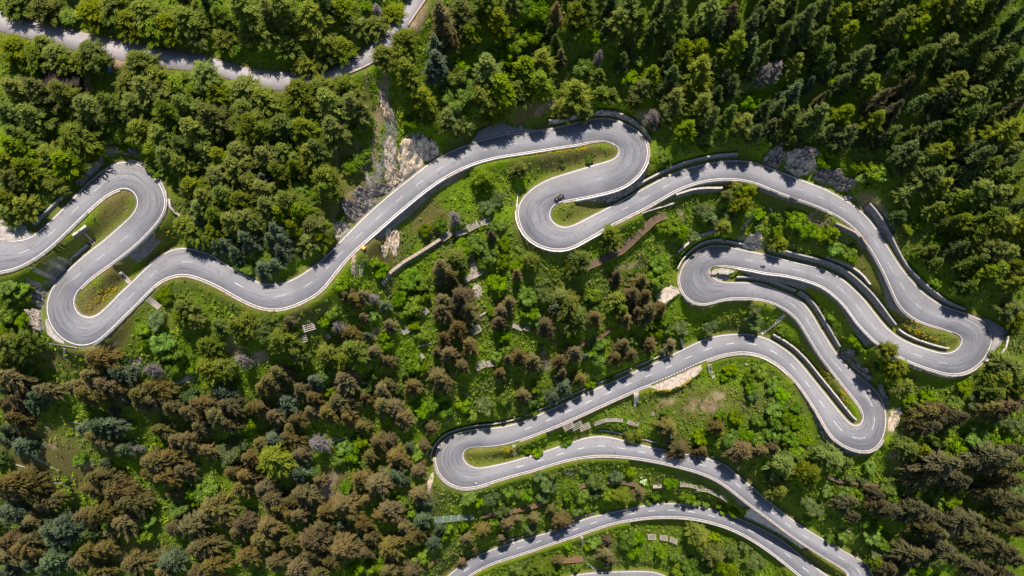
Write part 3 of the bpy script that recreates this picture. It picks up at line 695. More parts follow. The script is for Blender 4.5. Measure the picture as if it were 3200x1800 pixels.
M['leaf'] = leafmat('broad_leaves', [(0, (.060, .12, .006)), (.5, (.150, .255, .014)), (1, (.29, .40, .035))], trans=.4)
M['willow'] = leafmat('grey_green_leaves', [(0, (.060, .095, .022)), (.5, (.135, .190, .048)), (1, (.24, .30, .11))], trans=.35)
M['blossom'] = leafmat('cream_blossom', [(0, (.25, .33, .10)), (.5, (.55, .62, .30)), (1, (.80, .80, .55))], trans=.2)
M['dark_conifer'] = leafmat('dark_conifer_needles', [(0, (.035, .055, .012)), (.5, (.080, .115, .024)), (1, (.17, .21, .05))], trans=.3)
M['dspruce'] = leafmat('dark_spruce_needles', [(0, (.014, .020, .008)), (.45, (.044, .050, .018)), (1, (.125, .105, .040))], trans=.1)
M['bark'] = plain('conifer_bark', (.13, .10, .085), .95, .35, 3)
M['deadwood'] = plain('grey_dead_wood', (.33, .29, .29), .9, .3, 3)
M['twig'] = leafmat('bare_grey_twigs', [(0, (.07, .06, .05)), (.5, (.15, .125, .115)), (1, (.27, .235, .22))], trans=0)
class Quads:
    def __init__(s): s.c, s.a, s.b, s.t = [], [], [], []
    def add(s, c, a, b, t): s.c.append(c); s.a.append(a); s.b.append(b); s.t.append(t)
    def mesh(s, name, mat):
        c, a, b = np.array(s.c), np.array(s.a), np.array(s.b)
        # a kite: narrow root, wide middle, pointed tip
        V = np.stack([c-a, c-b*.8+a*.1, c+a, c+b*.8+a*.1], 1).reshape(-1, 3); n = len(c)
        F = np.arange(4*n).reshape(n, 4); me = np_mesh(name, V, F, mat)
        at = me.attributes.new('spray', 'FLOAT', 'POINT'); at.data.foreach_set('value', np.repeat(np.array(s.t, np.float32), 4)); return me
def unit(v): return v/ (np.linalg.norm(v)+1e-9)
def conifer(name, mat, seed, h, r, whorls, nb, droop, lift, leaf, dens, base=.12, power=.8, tipbias=.5, shag=.25, finger=0.0):
    g = np.random.default_rng(seed); q = Quads(); lean = g.normal(0, .02, 2)*h
    for w in range(whorls):
        f = (w+.5)/whorls; z = h*(base+(1-base)*f); L0 = r*(1-f**1.15)**power*(1.0 if f > .12 else .75+2*f)+.25
        n = max(3, int(nb*(.55+.45*(1-f)))); ecc = g.uniform(-.2, .2)
        a0 = g.uniform(0, 6.28)
        for k in range(n):
            a = a0+6.283*k/n+g.normal(0, .30); L = L0*g.uniform(.50, 1.25)
            if g.random() < .10: continue
            d = np.array([math.cos(a), math.sin(a), 0]); s = np.array([-d[1], d[0], 0])
            st = max(3, int(L*dens)); sway = g.normal(0, .12); bt = g.normal(0, .13)
            for i in range(st):
                t = (i+g.uniform(.2, .8))/st
                if t < .12: continue
                p = d*L*t+s*sway*L*t*t; z1 = z+L*(lift*t-droop*t*t)
                wid = leaf*(.45+1.05*math.sin(math.pi*min(t*1.0+.05, 1)))
                for sg in (-1, 1):
                    off = s*sg*wid*g.uniform(.15, .75)
                    dirn = unit(d*(g.uniform(.5, 1.1)+finger)+s*sg*g.uniform(.3, 1.0)*(1-finger*.35)+np.array([0, 0, g.normal(-.12, shag)]))
                    side = unit(np.cross(dirn, np.array([g.normal(0, .35), g.normal(0, .35), 1])))
                    c = p+off+np.array([lean[0]*f, lean[1]*f, z1+g.normal(0, .12)])
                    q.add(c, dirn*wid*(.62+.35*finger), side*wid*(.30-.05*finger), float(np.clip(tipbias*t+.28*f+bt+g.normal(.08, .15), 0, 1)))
    for i in range(14):       # leader
        t = i/14; a = g.uniform(0, 6.28); d = unit(np.array([math.cos(a), math.sin(a), 1.0]))
        q.add(np.array([lean[0], lean[1], h*(.93+.08*t)]), d*leaf*.5, unit(np.cross(d, [0, 0, 1]))*leaf*.25, .7)
    return q.mesh(name, mat)
def broadleaf(name, mat, seed, h, r, lobes, n, leaf, flat=.75, low=.15):
    g = np.random.default_rng(seed); q = Quads(); C = []
    for k in range(lobes):
        a = 6.283*k/lobes*1.9+g.normal(0, .4); rr = r*.80*math.sqrt(g.uniform(.02, 1)); C.append((np.array([math.cos(a)*rr, math.sin(a)*rr, h*(.40+.36*g.random()*(1-.6*rr/r))]), r*g.uniform(.17, .42), g.normal(0, .13)))
    for i in range(n):
        c, R0, bt = C[g.integers(len(C))]; v = unit(g.normal(0, 1, 3)); 
        if v[2] < -.35: v[2] *= -1
        R1 = R0*g.uniform(.55, 1.10)
        p = c+v*np.array([R1, R1, R1*flat]); p[2] = max(p[2], h*low)
        nrm = unit(v+g.normal(0, .55, 3)); a = unit(np.cross(nrm, g.normal(0, 1, 3))); b = np.cross(nrm, a); s = leaf*g.uniform(.6, 1.3)
        q.add(p, a*s*.6, b*s*.45, float(np.clip(.45+bt+.25*v[2]+g.normal(0, .16), 0, 1)))  # leaves set paler towards the top of each lobe
    return q.mesh(name, mat)
def bare(name, seed, h, r, nb):
    g = np.random.default_rng(seed); q = Quads()
    for k in range(nb):
        f = g.uniform(.12, .98); z = h*f; L = r*(1-f)**.6*g.uniform(.5, 1.15)+.4; a = g.uniform(0, 6.28); d = unit(np.array([math.cos(a), math.sin(a), g.uniform(-.25, .35)])); s = unit(np.cross(d, [0, 0, 1]))
        for i in range(5):
            t = (i+.5)/5; q.add(d*L*t+[0, 0, z], d*L*.11, np.array([0, 0, 1])*.05+s*.06, g.uniform(.3, 1))
            for sg in (-1, 1):
                e = unit(d+s*sg*g.uniform(.4, 1)+[0, 0, g.normal(0, .3)]); q.add(d*L*t+e*L*.12+[0, 0, z], e*L*.13, unit(np.cross(e, [0, 0, 1]))*.07, g.uniform(.1, .9))
    return q.mesh(name, M['twig'])
def trunk_mesh(name, h, r, mat, limbs=0, seed=0, bend=.0):
    g = random.Random(seed); V, F = [], []
    def tube(p0, p1, r0, r1, n=6, k=3):
        b = len(V)
        ax = unit(np.array(p1)-np.array(p0)); s = unit(np.cross(ax, [.3, .9, .2])); t = np.cross(ax, s)
        for i in range(k+1):
            f = i/k; c = np.array(p0)*(1-f)+np.array(p1)*f; rr = r0*(1-f)+r1*f
            for j in range(n): a = 6.283*j/n; V.append(c+s*math.cos(a)*rr+t*math.sin(a)*rr)
        for i in range(k):
            for j in range(n): F.append((b+i*n+j, b+i*n+(j+1) % n, b+(i+1)*n+(j+1) % n, b+(i+1)*n+j))
    tube((0, 0, -1.5), (bend, 0, h), r, r*.15, 7, 5)
    for k in range(limbs):
        z = h*g.uniform(.3, .85); a = g.uniform(0, 6.28); L = h*.28*(1.1-z/h); tube((bend*z/h, 0, z), (math.cos(a)*L, math.sin(a)*L, z+L*.25), r*.28, r*.05, 4, 2)
    me = bpy.data.meshes.new(name); me.from_pydata([tuple(v) for v in V], [], F); me.materials.append(mat); return me
# unit of size: crowns are modelled at these heights/radii and scaled per tree
KIND = {}
def variants():
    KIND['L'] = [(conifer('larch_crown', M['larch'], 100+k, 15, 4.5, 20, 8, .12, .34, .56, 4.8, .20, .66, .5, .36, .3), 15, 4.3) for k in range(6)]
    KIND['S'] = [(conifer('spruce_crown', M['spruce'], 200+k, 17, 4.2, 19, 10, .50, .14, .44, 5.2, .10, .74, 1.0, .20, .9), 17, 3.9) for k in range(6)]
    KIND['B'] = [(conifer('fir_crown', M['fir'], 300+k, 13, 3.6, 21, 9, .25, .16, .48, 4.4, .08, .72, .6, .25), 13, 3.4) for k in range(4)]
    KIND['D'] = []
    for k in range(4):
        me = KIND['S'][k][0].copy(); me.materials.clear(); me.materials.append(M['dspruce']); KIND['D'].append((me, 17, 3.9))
    KIND['P'] = [(conifer('dark_conifer_crown', M['dark_conifer'], 350+k, 16, 4.0, 21, 9, .22, .26, .56, 4.2, .12, .70, .45, .35), 16, 4.0) for k in range(4)]  # generic dark conifer: darker stand-in for some larches, and filler
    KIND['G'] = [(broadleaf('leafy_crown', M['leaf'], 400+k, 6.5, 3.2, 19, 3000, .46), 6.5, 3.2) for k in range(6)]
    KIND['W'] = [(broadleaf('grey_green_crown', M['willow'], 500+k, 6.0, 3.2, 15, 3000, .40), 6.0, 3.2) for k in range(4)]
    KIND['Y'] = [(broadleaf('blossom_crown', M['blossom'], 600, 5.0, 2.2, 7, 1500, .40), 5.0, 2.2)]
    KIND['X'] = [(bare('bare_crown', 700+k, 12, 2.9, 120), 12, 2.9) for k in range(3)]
    for k in range(6): KIND['G'][k][0].name = 'leafy_crown'
TRUNK = {'D': trunk_mesh('trunk', 16.6, .30, M['bark'], 0, 2), 'P': trunk_mesh('trunk', 15.6, .28, M['bark'], 0, 9), 'L': trunk_mesh('trunk', 14.6, .26, M['bark'], 6, 1), 'S': trunk_mesh('trunk', 16.6, .30, M['bark'], 0, 2), 'B': trunk_mesh('trunk', 12.6, .24, M['bark'], 0, 3),
         'G': trunk_mesh('trunk', 4.6, .16, M['bark'], 5, 4), 'W': trunk_mesh('trunk', 4.2, .15, M['bark'], 5, 5), 'Y': trunk_mesh('trunk', 3.2, .13, M['bark'], 4, 6), 'X': trunk_mesh('trunk', 12.1, .24, M['deadwood'], 9, 7)}
NAME = {'D': 'spruce_tree', 'P': 'dark_conifer_tree', 'L': 'larch_tree', 'S': 'spruce_tree', 'B': 'fir_tree', 'G': 'leafy_tree', 'W': 'willow_tree', 'Y': 'blossoming_tree', 'X': 'dead_tree'}
WORD = {'D': 'dark olive spruce', 'P': 'dark green pine', 'L': 'olive green larch', 'S': 'brown-tipped spruce', 'B': 'bluish dark fir', 'G': 'bright green leafy tree', 'W': 'grey-green bushy tree', 'Y': 'cream blossoming tree', 'X': 'bare grey dead tree'}
CAT = {'D': 'spruce', 'P': 'dark_conifer', 'L': 'larch', 'S': 'spruce', 'B': 'fir', 'G': 'leafy tree', 'W': 'willow', 'Y': 'blossoming tree', 'X': 'dead tree'}
PLANTED = []
def clear_of_road(p, rad):
    for r in ROADS:
        d = np.hypot(r.C[:, 0]-p[0], r.C[:, 1]-p[1])-r.hw
        if d.min() < rad: return False
    return True
def plant(kind, u, v, rpx, force=False, hscale=1.0):
    """crown centre at photo point (u, v), crown radius rpx photo pixels"""
    vs = KIND[kind]; i = RNG.integers(len(vs)); me, h0, r0 = vs[i]
    p = hit(u, v, h0*.5); _, _, d = proj(p); rm = rpx*d/FPX
    sc = rm/r0; hs = sc**.75*hscale*RNG.uniform(.78, 1.0)
    if kind in 'LSBPD' and ((u > 1980 and v < 420) or (u > 2780 and v > 1380) or (u > 2880 and v < 900)): hs *= 1.12
    if kind in 'SB' and u < 1500 and v > 900: hs *= .85
    p = hit(u, v, h0*hs*(.58 if kind in 'LSBXPD' else .5))
    if kind == 'L' and np.hypot(track.C[:, 0]-p[0], track.C[:, 1]-p[1]).min() < 12: hs *= .8
    if not clear_of_road(p, 8): hs *= .72; p = hit(u, v, h0*hs*(.58 if kind in 'LSBXPD' else .5))
    if not clear_of_road(p, 1.3 if kind in 'LSBXPD' else 1.7):
        if not force: return None
        # keep the foot on the verge: shorten the tree until it stands clear
        for q in (.85, .7, .55, .4):
            p = hit(u, v, h0*hs*q*(.58 if kind in 'LSBXPD' else .5))
            if clear_of_road(p, .9): hs *= q; break
        else: return None
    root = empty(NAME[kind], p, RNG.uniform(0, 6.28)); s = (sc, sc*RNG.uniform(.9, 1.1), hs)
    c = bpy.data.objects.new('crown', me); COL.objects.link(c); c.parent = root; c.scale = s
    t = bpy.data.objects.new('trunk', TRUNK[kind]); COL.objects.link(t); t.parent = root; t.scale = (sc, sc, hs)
    root.rotation_euler = (RNG.normal(0, .03), RNG.normal(0, .03), RNG.uniform(0, 6.28))
    PLANTED.append((root, kind, u, v, rpx)); return root
# ------------------------------------------------------------ where the trees stand: crop, kind, then x,y,radius of each crown
TREES = """
0,0 L 150,60,150 430,90,150 1150,60,170 930,110,160 1500,120,170 1300,240,150 1550,290,160 1850,150,180 1950,330,140 1700,250,150 2250,380,140 2450,80,160 2500,330,110 2200,120,110 130,480,150 330,560,150 560,560,150 430,440,110 640,620,110 900,520,140 820,600,120 1010,610,100 1420,650,160 1640,620,110 1560,760,140 1280,820,130 1500,940,150 1800,850,160 2050,740,140 2350,690,150 2450,860,150 2150,920,130 1880,1060,140 1700,1180,150 2150,1180,150 2450,1080,140 2520,1300,150 2000,1330,160 1650,1380,140 750,1370,200 400,960,160 170,900,150 650,950,150 880,1080,150 1130,1090,150 1350,1050,130 100,1150,120 350,1180,130 200,1380,130 1400,1300,140
0,0 G 680,140,130 1020,280,70 2300,450,130 1600,440,70 60,60,90 1250,950,90 1450,1180,100 150,1290,90 950,1300,90 1100,1400,70
1,0 L 60,300,170 250,60,150 330,200,140 560,110,150 620,330,150 330,450,130 130,120,120 880,60,140 980,240,110 1070,330,80 850,480,140 680,560,130 480,640,130 950,560,90 1380,110,110 1210,250,130 1420,270,160 1240,420,110 1480,380,120 1300,560,120 1500,520,110 60,1000,150 420,950,180 640,870,150 900,880,170 750,1050,170 1000,1070,140 250,1270,150 500,1330,150 780,1290,160 80,1330,130 1540,760,150 1690,1000,120 1720,1130,110 2330,720,160 2450,880,160 2280,960,150 2400,1100,140 1950,1180,130 2060,1260,110 2060,150,150 2300,60,150 2450,220,130 2140,330,110 2560,60,100
1,0 S 1890,160,150 1930,330,120
1,0 B 1800,450,110 1830,620,140 1760,700,100 1500,650,110
1,0 G 2010,760,130 1980,980,160 2100,880,130 2080,640,100 700,330,70 2480,560,120 2500,330,110 1130,620,60 1000,1290,60 1560,1230,90 2060,1180,110 1100,60,60
1,0 X 1220,90,60
2,0 G 250,100,150 80,60,140 60,420,150 200,350,120 330,480,110 700,680,120 850,370,80 1290,600,80 1180,760,110 2250,680,110 1400,430,60 2400,1020,110 1960,1400,80 1440,1290,60 1020,1000,80
2,0 S 440,120,90 495,560,75 2200,170,120 1195,540,40
2,0 L 640,150,150 760,80,120 1160,90,150 1080,220,140 1250,250,110 1640,60,150 1620,190,150 1480,60,80 1600,310,90 2000,130,130 2230,60,120 2480,200,100 2380,300,110 1690,520,130 1880,490,110 1560,620,100 2230,480,140 2400,500,100 1620,780,120 1870,760,150 2200,860,110 1640,1010,120 1560,1130,110 1930,1080,130 1980,1200,120 2170,1150,90 2320,1230,110 2440,1300,100 130,700,150 320,640,140 270,830,150 60,930,140 640,950,170 520,1080,120 740,1100,110 900,930,90 1000,960,80 1240,1010,80 1290,880,110 1400,760,90 870,760,70 2400,700,80 1750,1300,100
2,0 X 880,560,60 2540,740,110 1420,1180,110
3,0 L 60,130,130 380,220,130 550,90,130 700,150,120 980,90,130 1150,60,120 1350,180,110 1500,270,120 1250,250,110 1700,110,130 1870,60,120 2050,120,130 2200,80,110 500,440,140 560,600,120 780,330,120 940,640,140 1020,830,110 250,640,100 1180,330,120 1540,600,150 1780,430,120 2150,430,140 2050,520,110 2300,620,150 2500,380,110 2480,200,100 1850,860,140 2050,1000,150 1750,1010,120 2180,960,120 500,1180,150 740,1130,110 1080,1230,110 780,1360,120 1960,1220,140 1930,1380,130 2400,1330,150 2500,700,110 2450,860,110 280,880,80 220,1180,110 1220,1320,90 150,330,110
3,0 G 1580,50,110 640,780,80 1280,1380,70 1300,500,60 700,1080,80 2380,1000,60 60,620,50 1050,880,70
3,0 B 230,930,110 400,830,80 600,700,80
3,0 S 1380,900,110 1100,1000,110 1270,1110,100 500,1020,70 1120,1400,80 2500,1080,100
3,0 X 60,710,110
0,1 L 150,80,150 60,170,120 500,90,130 650,180,150 420,330,120 250,260,150 720,270,100 100,380,120 60,560,130 230,620,130 540,420,110 900,60,110 1560,60,130 1700,120,130 1850,60,120 1830,200,120 2230,150,130 2050,60,120 2400,80,130 1950,430,130 2180,320,140 2380,250,140 2500,380,120 1900,480,110 2060,560,120 2270,520,120 2430,600,130 1990,650,110 2180,700,120 1850,800,110 1960,870,120 2080,960,90 2350,780,130 2500,750,120 2170,880,110 60,700,120
0,1 B 2260,1000,90 2380,1060,100 2000,780,80 2480,950,110 2180,1010,90 2390,1130,90
0,1 G 1530,220,80 1590,290,70 330,540,80 1240,40,50 70,1430,110 200,1449,110 2500,1250,90 2400,1200,80 1580,380,50
1,1 L 120,120,130 300,80,120 230,280,120 400,230,100 550,130,130 620,60,110 700,330,140 720,450,110 60,460,120 330,560,150 130,640,120 420,680,140 560,800,140 480,620,100 640,930,130 400,830,110 250,700,110 520,970,130 700,830,80 2000,1150,130 2280,330,120
1,1 B 60,340,80 200,850,110 260,950,90 250,1060,110 140,950,90 60,1250,110 180,1200,90
1,1 W 480,1120,60 2330,640,90 2430,560,80
1,1 G 960,200,110 1090,90,60 1100,170,50 420,450,100 520,520,90 60,1180,70 1700,870,70 1850,820,80 1260,1270,90 1180,1180,60 1080,1150,60 870,1400,90 1550,1350,120 1650,1400,100 2080,1030,110 2200,1000,110 2380,830,60 2470,830,60 2280,1180,80 2350,1120,100 2470,1170,90 2500,1000,80 2050,780,80 2430,1400,110 920,270,60 850,730,60 1480,1400,70
1,1 S 1870,1250,130 1960,1330,110 2370,900,50
1,1 X 2000,740,80
2,1 G 1540,130,70 1570,190,60 1930,30,70 780,160,45 520,210,25 1590,830,100 1680,880,100 1480,820,70 1470,1200,110 1450,1310,110 1520,1150,70 1450,1400,90 2350,650,100 2480,700,80 2490,830,60 60,1230,70 1260,1280,50
2,1 W 1960,700,110 1900,660,80 2040,790,80 2200,720,90 1840,920,70
2,1 L 1010,960,110 60,240,90 2160,510,70 2380,460,90 2300,600,90 2140,820,90 180,1160,90 680,1150,120 620,1230,100 990,880,80
2,1 S 1290,1370,110 60,1300,60 1060,1330,70
3,1 G 1100,260,110 1170,330,80 950,330,80 910,230,80 640,100,60 570,190,80 1400,640,60 1430,850,80 1520,800,60 280,740,110 80,720,60 100,880,80 400,860,110 520,900,80 600,980,90 680,1040,90 800,1080,90 850,1150,60 1720,950,100 1500,1110,60 1700,1390,60 1200,60,60 990,420,50
3,1 L 120,1000,90 640,900,80 1740,90,130 1640,110,100 1620,330,130 1400,480,110 2080,160,140 2200,240,120 2300,330,120 2200,80,110 2450,60,110 2080,480,130 2270,540,130 2430,500,90 2200,760,140 2350,800,120 2100,880,110 2050,1020,100 2250,1080,130 2400,1100,110 2270,1270,140 2150,1330,120 2480,330,80 1900,570,110 1750,430,100 2440,1240,90 2530,850,100 2500,1400,90 1950,1230,80 1650,640,90 1950,770,100 1400,60,110
0,2 G 100,60,110 250,60,100 60,250,110 230,300,100 310,830,60 380,900,50 430,1230,50 60,430,110 1650,80,90 1620,550,130 1720,640,110 1740,760,100 1900,800,70 1430,420,70 1450,540,60 880,1230,60 860,1190,50 2370,970,50 2450,1200,70 1320,1030,35 2500,1350,90 1330,1400,60
0,2 L 230,550,140 100,560,130 180,650,110 60,750,110 1870,180,110 1820,280,110 1950,310,90 2200,380,80 2400,400,110 2500,330,120 2110,570,120 2530,430,90 2150,800,150 2250,760,100
0,2 W 1560,330,110 1900,1080,110
0,2 X 1530,820,90 2430,720,90
0,2 S 980,680,160 150,920,140 900,900,150 760,1000,130 1100,960,150 1230,980,110 850,1080,130 1050,1060,120 450,1030,110 1450,1050,150 1590,1010,130 1400,1160,100 1730,1180,120 1560,1110,120 2050,1180,150 2200,1280,150 1900,1240,110 2300,1180,120 2000,1400,110 1600,1400,110 60,1160,110 170,1130,110 130,1300,130 2540,1200,90 2300,1350,120 60,950,110
0,2 B 1180,830,130 1120,890,90 380,1080,100 330,1160,100 2230,1040,130 1260,1090,90 1130,1230,60 1000,1380,150 1150,1370,110 60,1020,90 60,1420,90 850,1420,100
1,2 S 330,320,80 980,110,90 1060,80,80 910,60,90 1080,290,70 960,450,110 880,470,90 1340,370,80 1180,620,90 1110,690,80 230,850,120 150,950,130 330,880,90 900,920,150 470,1010,110 560,1090,110 850,1150,150 750,1240,130 900,1270,110 1270,1000,100 1350,960,80 1560,960,110 1280,1170,130 1380,1190,120 1450,1300,110 1490,1330,90 200,1290,110 400,1310,110 560,1230,100 1060,1380,90 1080,1100,90 1830,880,130 1880,950,110 1900,130,120 1880,230,120 2060,80,150 2130,210,120 2030,400,130 1900,490,90 1950,640,110 1820,640,60 2150,580,110 2070,760,90 2480,210,100 2450,330,90 2460,850,70 1320,720,80 2540,130,80 60,1000,110 60,1180,90 2540,710,60 1740,1390,80 340,1400,100
1,2 L 130,400,150 260,500,150 430,680,100 700,640,100 950,620,140 850,720,100 100,320,100 1030,660,80
1,2 B 590,920,95 290,1150,130 1290,170,70 250,1240,80 1110,470,60
1,2 G 760,220,110 700,300,90 760,380,70 430,600,90 460,820,80 690,870,90 730,1030,80 1100,980,90 1180,880,60 1170,270,70 1290,480,70 1330,540,70 1450,100,90 1550,150,120 1480,230,100 1600,200,90 1680,60,90 1650,450,80 1590,360,80 1580,740,110 1640,800,90 1500,820,70 1430,1000,60 1660,1200,110 1660,1290,80 1780,1160,80 1900,1220,90 2080,1180,80 2380,240,60 1280,580,60 2160,1280,70 2500,1100,90 2430,680,70 2480,480,80 2500,620,70
1,2 W 2300,1180,110
1,2 X 840,400,90 1180,100,60
2,2 S 350,360,110 840,280,100 1160,300,90 1320,80,110 1330,230,130 1260,250,90 1480,190,80 210,740,110 60,690,100 620,630,110 490,740,90 490,840,70 670,900,90 110,1070,90 1050,680,100 1120,560,90 1200,650,90 1380,550,100 1590,560,90 1560,1390,120 2080,1380,100 1210,60,110
2,2 L 560,170,150 620,280,150 500,80,110 1060,120,110 1100,230,80
2,2 B 510,960,110 410,1090,90 740,690,50 450,200,90
2,2 G 150,80,110 170,240,110 220,300,90 800,80,110 850,160,90 600,470,100 210,1230,70 190,1130,70 240,990,70 850,700,90 800,620,80 880,560,80 790,950,70 1240,520,60 1440,330,80 1540,300,80 1550,400,80 1450,440,70 1400,650,70 2200,820,80 2140,900,50 2400,1000,70 2250,1300,80 2480,1330,90 1550,1240,60 980,900,50 2100,1270,60 2500,820,80 2380,900,70
2,2 W 320,60,90 1980,380,100 2450,330,120 2450,220,90 1700,400,90 2430,1080,70
3,2 G 900,520,90 980,620,70 1150,640,80 1120,800,80 1200,760,90 1300,900,110 640,300,50 1480,1130,90 1400,1130,80 1880,1160,100 1600,1100,80 1990,990,90 60,980,90 150,1080,90 80,1200,110 200,1280,100 300,1350,80 120,1350,110 60,1449,90 280,1200,70 1770,1420,60 520,260,40
3,2 L 1230,620,90 1320,600,80 2430,800,150 2350,950,130 2500,950,110 1330,780,100 1280,850,90 1330,1000,90 2480,1050,100 2250,1050,90 2350,730,100 1400,980,80 2450,200,110 2500,330,100
3,2 S 1600,1250,150 1720,1200,120 2400,1200,150 2520,1150,100 1640,1380,110 1900,1300,110 1500,1330,110 2250,1200,110
3,2 W 2480,1380,110 2100,1150,110 2300,1330,90
0,3 S 150,520,190 330,560,110 60,620,130 1000,500,170 1150,560,150 900,560,110 1560,280,180 1720,240,130 1650,420,160 1500,400,110 1850,380,120 1300,700,150 1000,780,140 830,850,120 1420,680,100 1250,930,140 1120,1000,100 950,60,130 1050,110,110 1900,100,130 1750,90,110 2080,170,90 1740,610,90 1900,920,150 1750,950,110 2150,760,160 2050,830,110 2250,880,120 2330,400,120 2420,550,130 2450,900,130 2050,1130,150 1980,1180,110 1350,1320,150 900,1220,150 1050,1170,110 780,1300,110 2150,1330,150 2000,1400,120 2480,1230,130 100,1100,160 250,1180,150 60,1250,120 300,1080,100 1000,1400,120 1650,1400,120 2480,420,110 2500,250,110 450,700,100 600,640,80 330,870,100 2380,1000,110 200,440,110
0,3 B 230,130,130 60,80,110 1240,150,110 650,950,150 500,960,130 550,1080,110 520,1260,140 450,1360,110 300,1320,110 90,800,140 1050,310,50 1700,1300,140 60,1400,110 640,900,120
0,3 G 800,270,70 2050,560,140 1900,600,80 2100,650,90 1800,750,110 1970,700,60 1480,900,90 1450,1020,90 1080,930,70 680,590,60 650,480,40 1640,110,60 450,1100,50 1500,820,50
0,3 W 2340,180,160 2280,260,110
0,3 X 1390,170,60 420,680,60
1,3 S 60,130,110 350,60,130 430,200,110 1220,100,110 1330,60,80 1380,220,130 1150,240,90 1680,130,80 1620,370,100 1480,300,80 1050,480,110 1220,500,150 480,600,140 380,680,100 630,470,80 60,560,130 150,680,150 220,740,110 880,720,150 960,830,100 1100,660,80 1320,760,140 1250,830,110 1060,920,110 680,790,110 420,820,110 330,850,90 100,950,150 60,1080,130 310,1110,110 560,1060,170 560,1200,130 850,1130,160 650,940,100 1130,1050,90 1350,1150,150 1400,870,90 1540,1060,110 1660,1020,90 1620,620,110 180,1290,130 400,1370,140 740,1300,110 620,1400,120 1320,1400,130 1550,1380,120 1100,1200,100 1480,950,90 2110,1070,80 2280,980,100 2480,1060,80 2060,1300,75 2200,1180,60 2520,900,90
1,3 L 180,260,170 280,300,110
1,3 B 170,60,110 410,380,130 1400,420,110 1490,490,50 1530,140,60 1660,860,110 1690,700,80 1780,1100,100 1060,1090,60 850,940,60 1840,960,70
1,3 G 940,210,110 1040,90,90 880,160,90 580,400,80 900,560,75 820,270,80 1620,200,90 1230,350,40 1360,600,50 1420,640,40 1010,350,50 1560,830,50 1890,1050,60 1930,960,60 2130,650,90 2250,690,70 1460,700,70 2080,940,60 2400,880,70 1640,1230,100 1200,1330,110 1000,1370,90 2530,580,80
1,3 W 2350,650,90 2480,780,80
1,3 X 640,100,110
2,3 S 510,870,115 1290,600,80 1680,140,130 1910,170,90 2330,180,150 2500,180,90 220,860,70 390,780,60 60,880,60 940,1230,90 960,1080,70 460,1300,70 980,1300,70 1590,40,60
2,3 L 1110,640,110 1860,1000,110 1900,1080,100 2030,1220,110 290,1370,110 1190,40,60 1280,30,60
2,3 W 330,490,110 380,560,80 300,650,80 420,410,60 850,500,100 1040,420,80 740,380,60 840,610,70 790,650,50 2200,1190,90 2440,1280,110 200,960,80 2350,1150,80 260,440,60
2,3 G 250,190,70 350,170,70 150,180,50 540,80,70 1190,385,65 1600,500,75 1770,640,90 1850,680,70 1950,700,60 2250,780,90 2100,720,60 2130,780,60 700,640,80 640,580,60 560,640,60 650,790,60 1150,1080,110 1260,1070,80 1230,1190,90 830,1100,80 770,1150,60 560,1140,50 650,1340,60 450,1380,60 1500,1200,70 1640,1250,60 1800,1350,110 1950,1380,90 1700,1400,110 2150,1380,110 130,620,90 60,600,70 1450,640,60 1380,690,50 2220,60,110 2080,110,60 1900,40,90 2350,40,90 2500,80,90 60,1350,90 1500,80,60 2040,1050,60 960,620,80
2,3 Y 1320,490,50
3,3 L 650,230,130 150,330,140 100,560,110 430,420,130 800,310,70 1400,140,110 1520,170,90 60,460,90 330,370,100 1090,1300,90
3,3 G 280,180,80 320,230,80 60,50,90 230,60,90 390,90,60 1030,350,70 780,600,90 900,640,90 1280,640,80 1730,650,110 1850,640,130 1700,740,80 1850,200,130 1700,60,110 1800,60,100 2100,60,130 2230,90,100 600,590,70 700,580,60 860,700,80 780,850,70 1070,950,80 1050,1060,90 1160,1090,90 650,1050,80 780,1030,80 980,900,60 390,870,60 1590,1380,60 1480,600,50 2380,80,80 1200,1130,80
3,3 S 1700,330,190 1600,470,150 1850,430,130 1950,560,90 2250,220,170 2400,330,150 2150,330,120 2450,180,120 1080,600,90 790,710,110 1100,720,110 1240,780,110 1500,760,150 1620,830,110 1420,850,90 860,860,80 60,150,70 1450,1230,150 1530,1200,100 2250,600,120 2450,680,130 1950,900,130 2060,860,100 2300,950,110 1620,970,120 2150,1050,130 1750,1150,130 1880,1250,110 2380,1200,130 2530,1280,100 1200,1350,130 2150,1380,110 2430,500,130 1700,1000,110 2550,1000,90 2080,1150,100 2330,1400,90 1350,1380,100 2480,850,90
3,3 W 430,720,110 480,780,90 820,470,50 950,490,50 1130,1220,100 2540,600,90 1660,160,70
"""

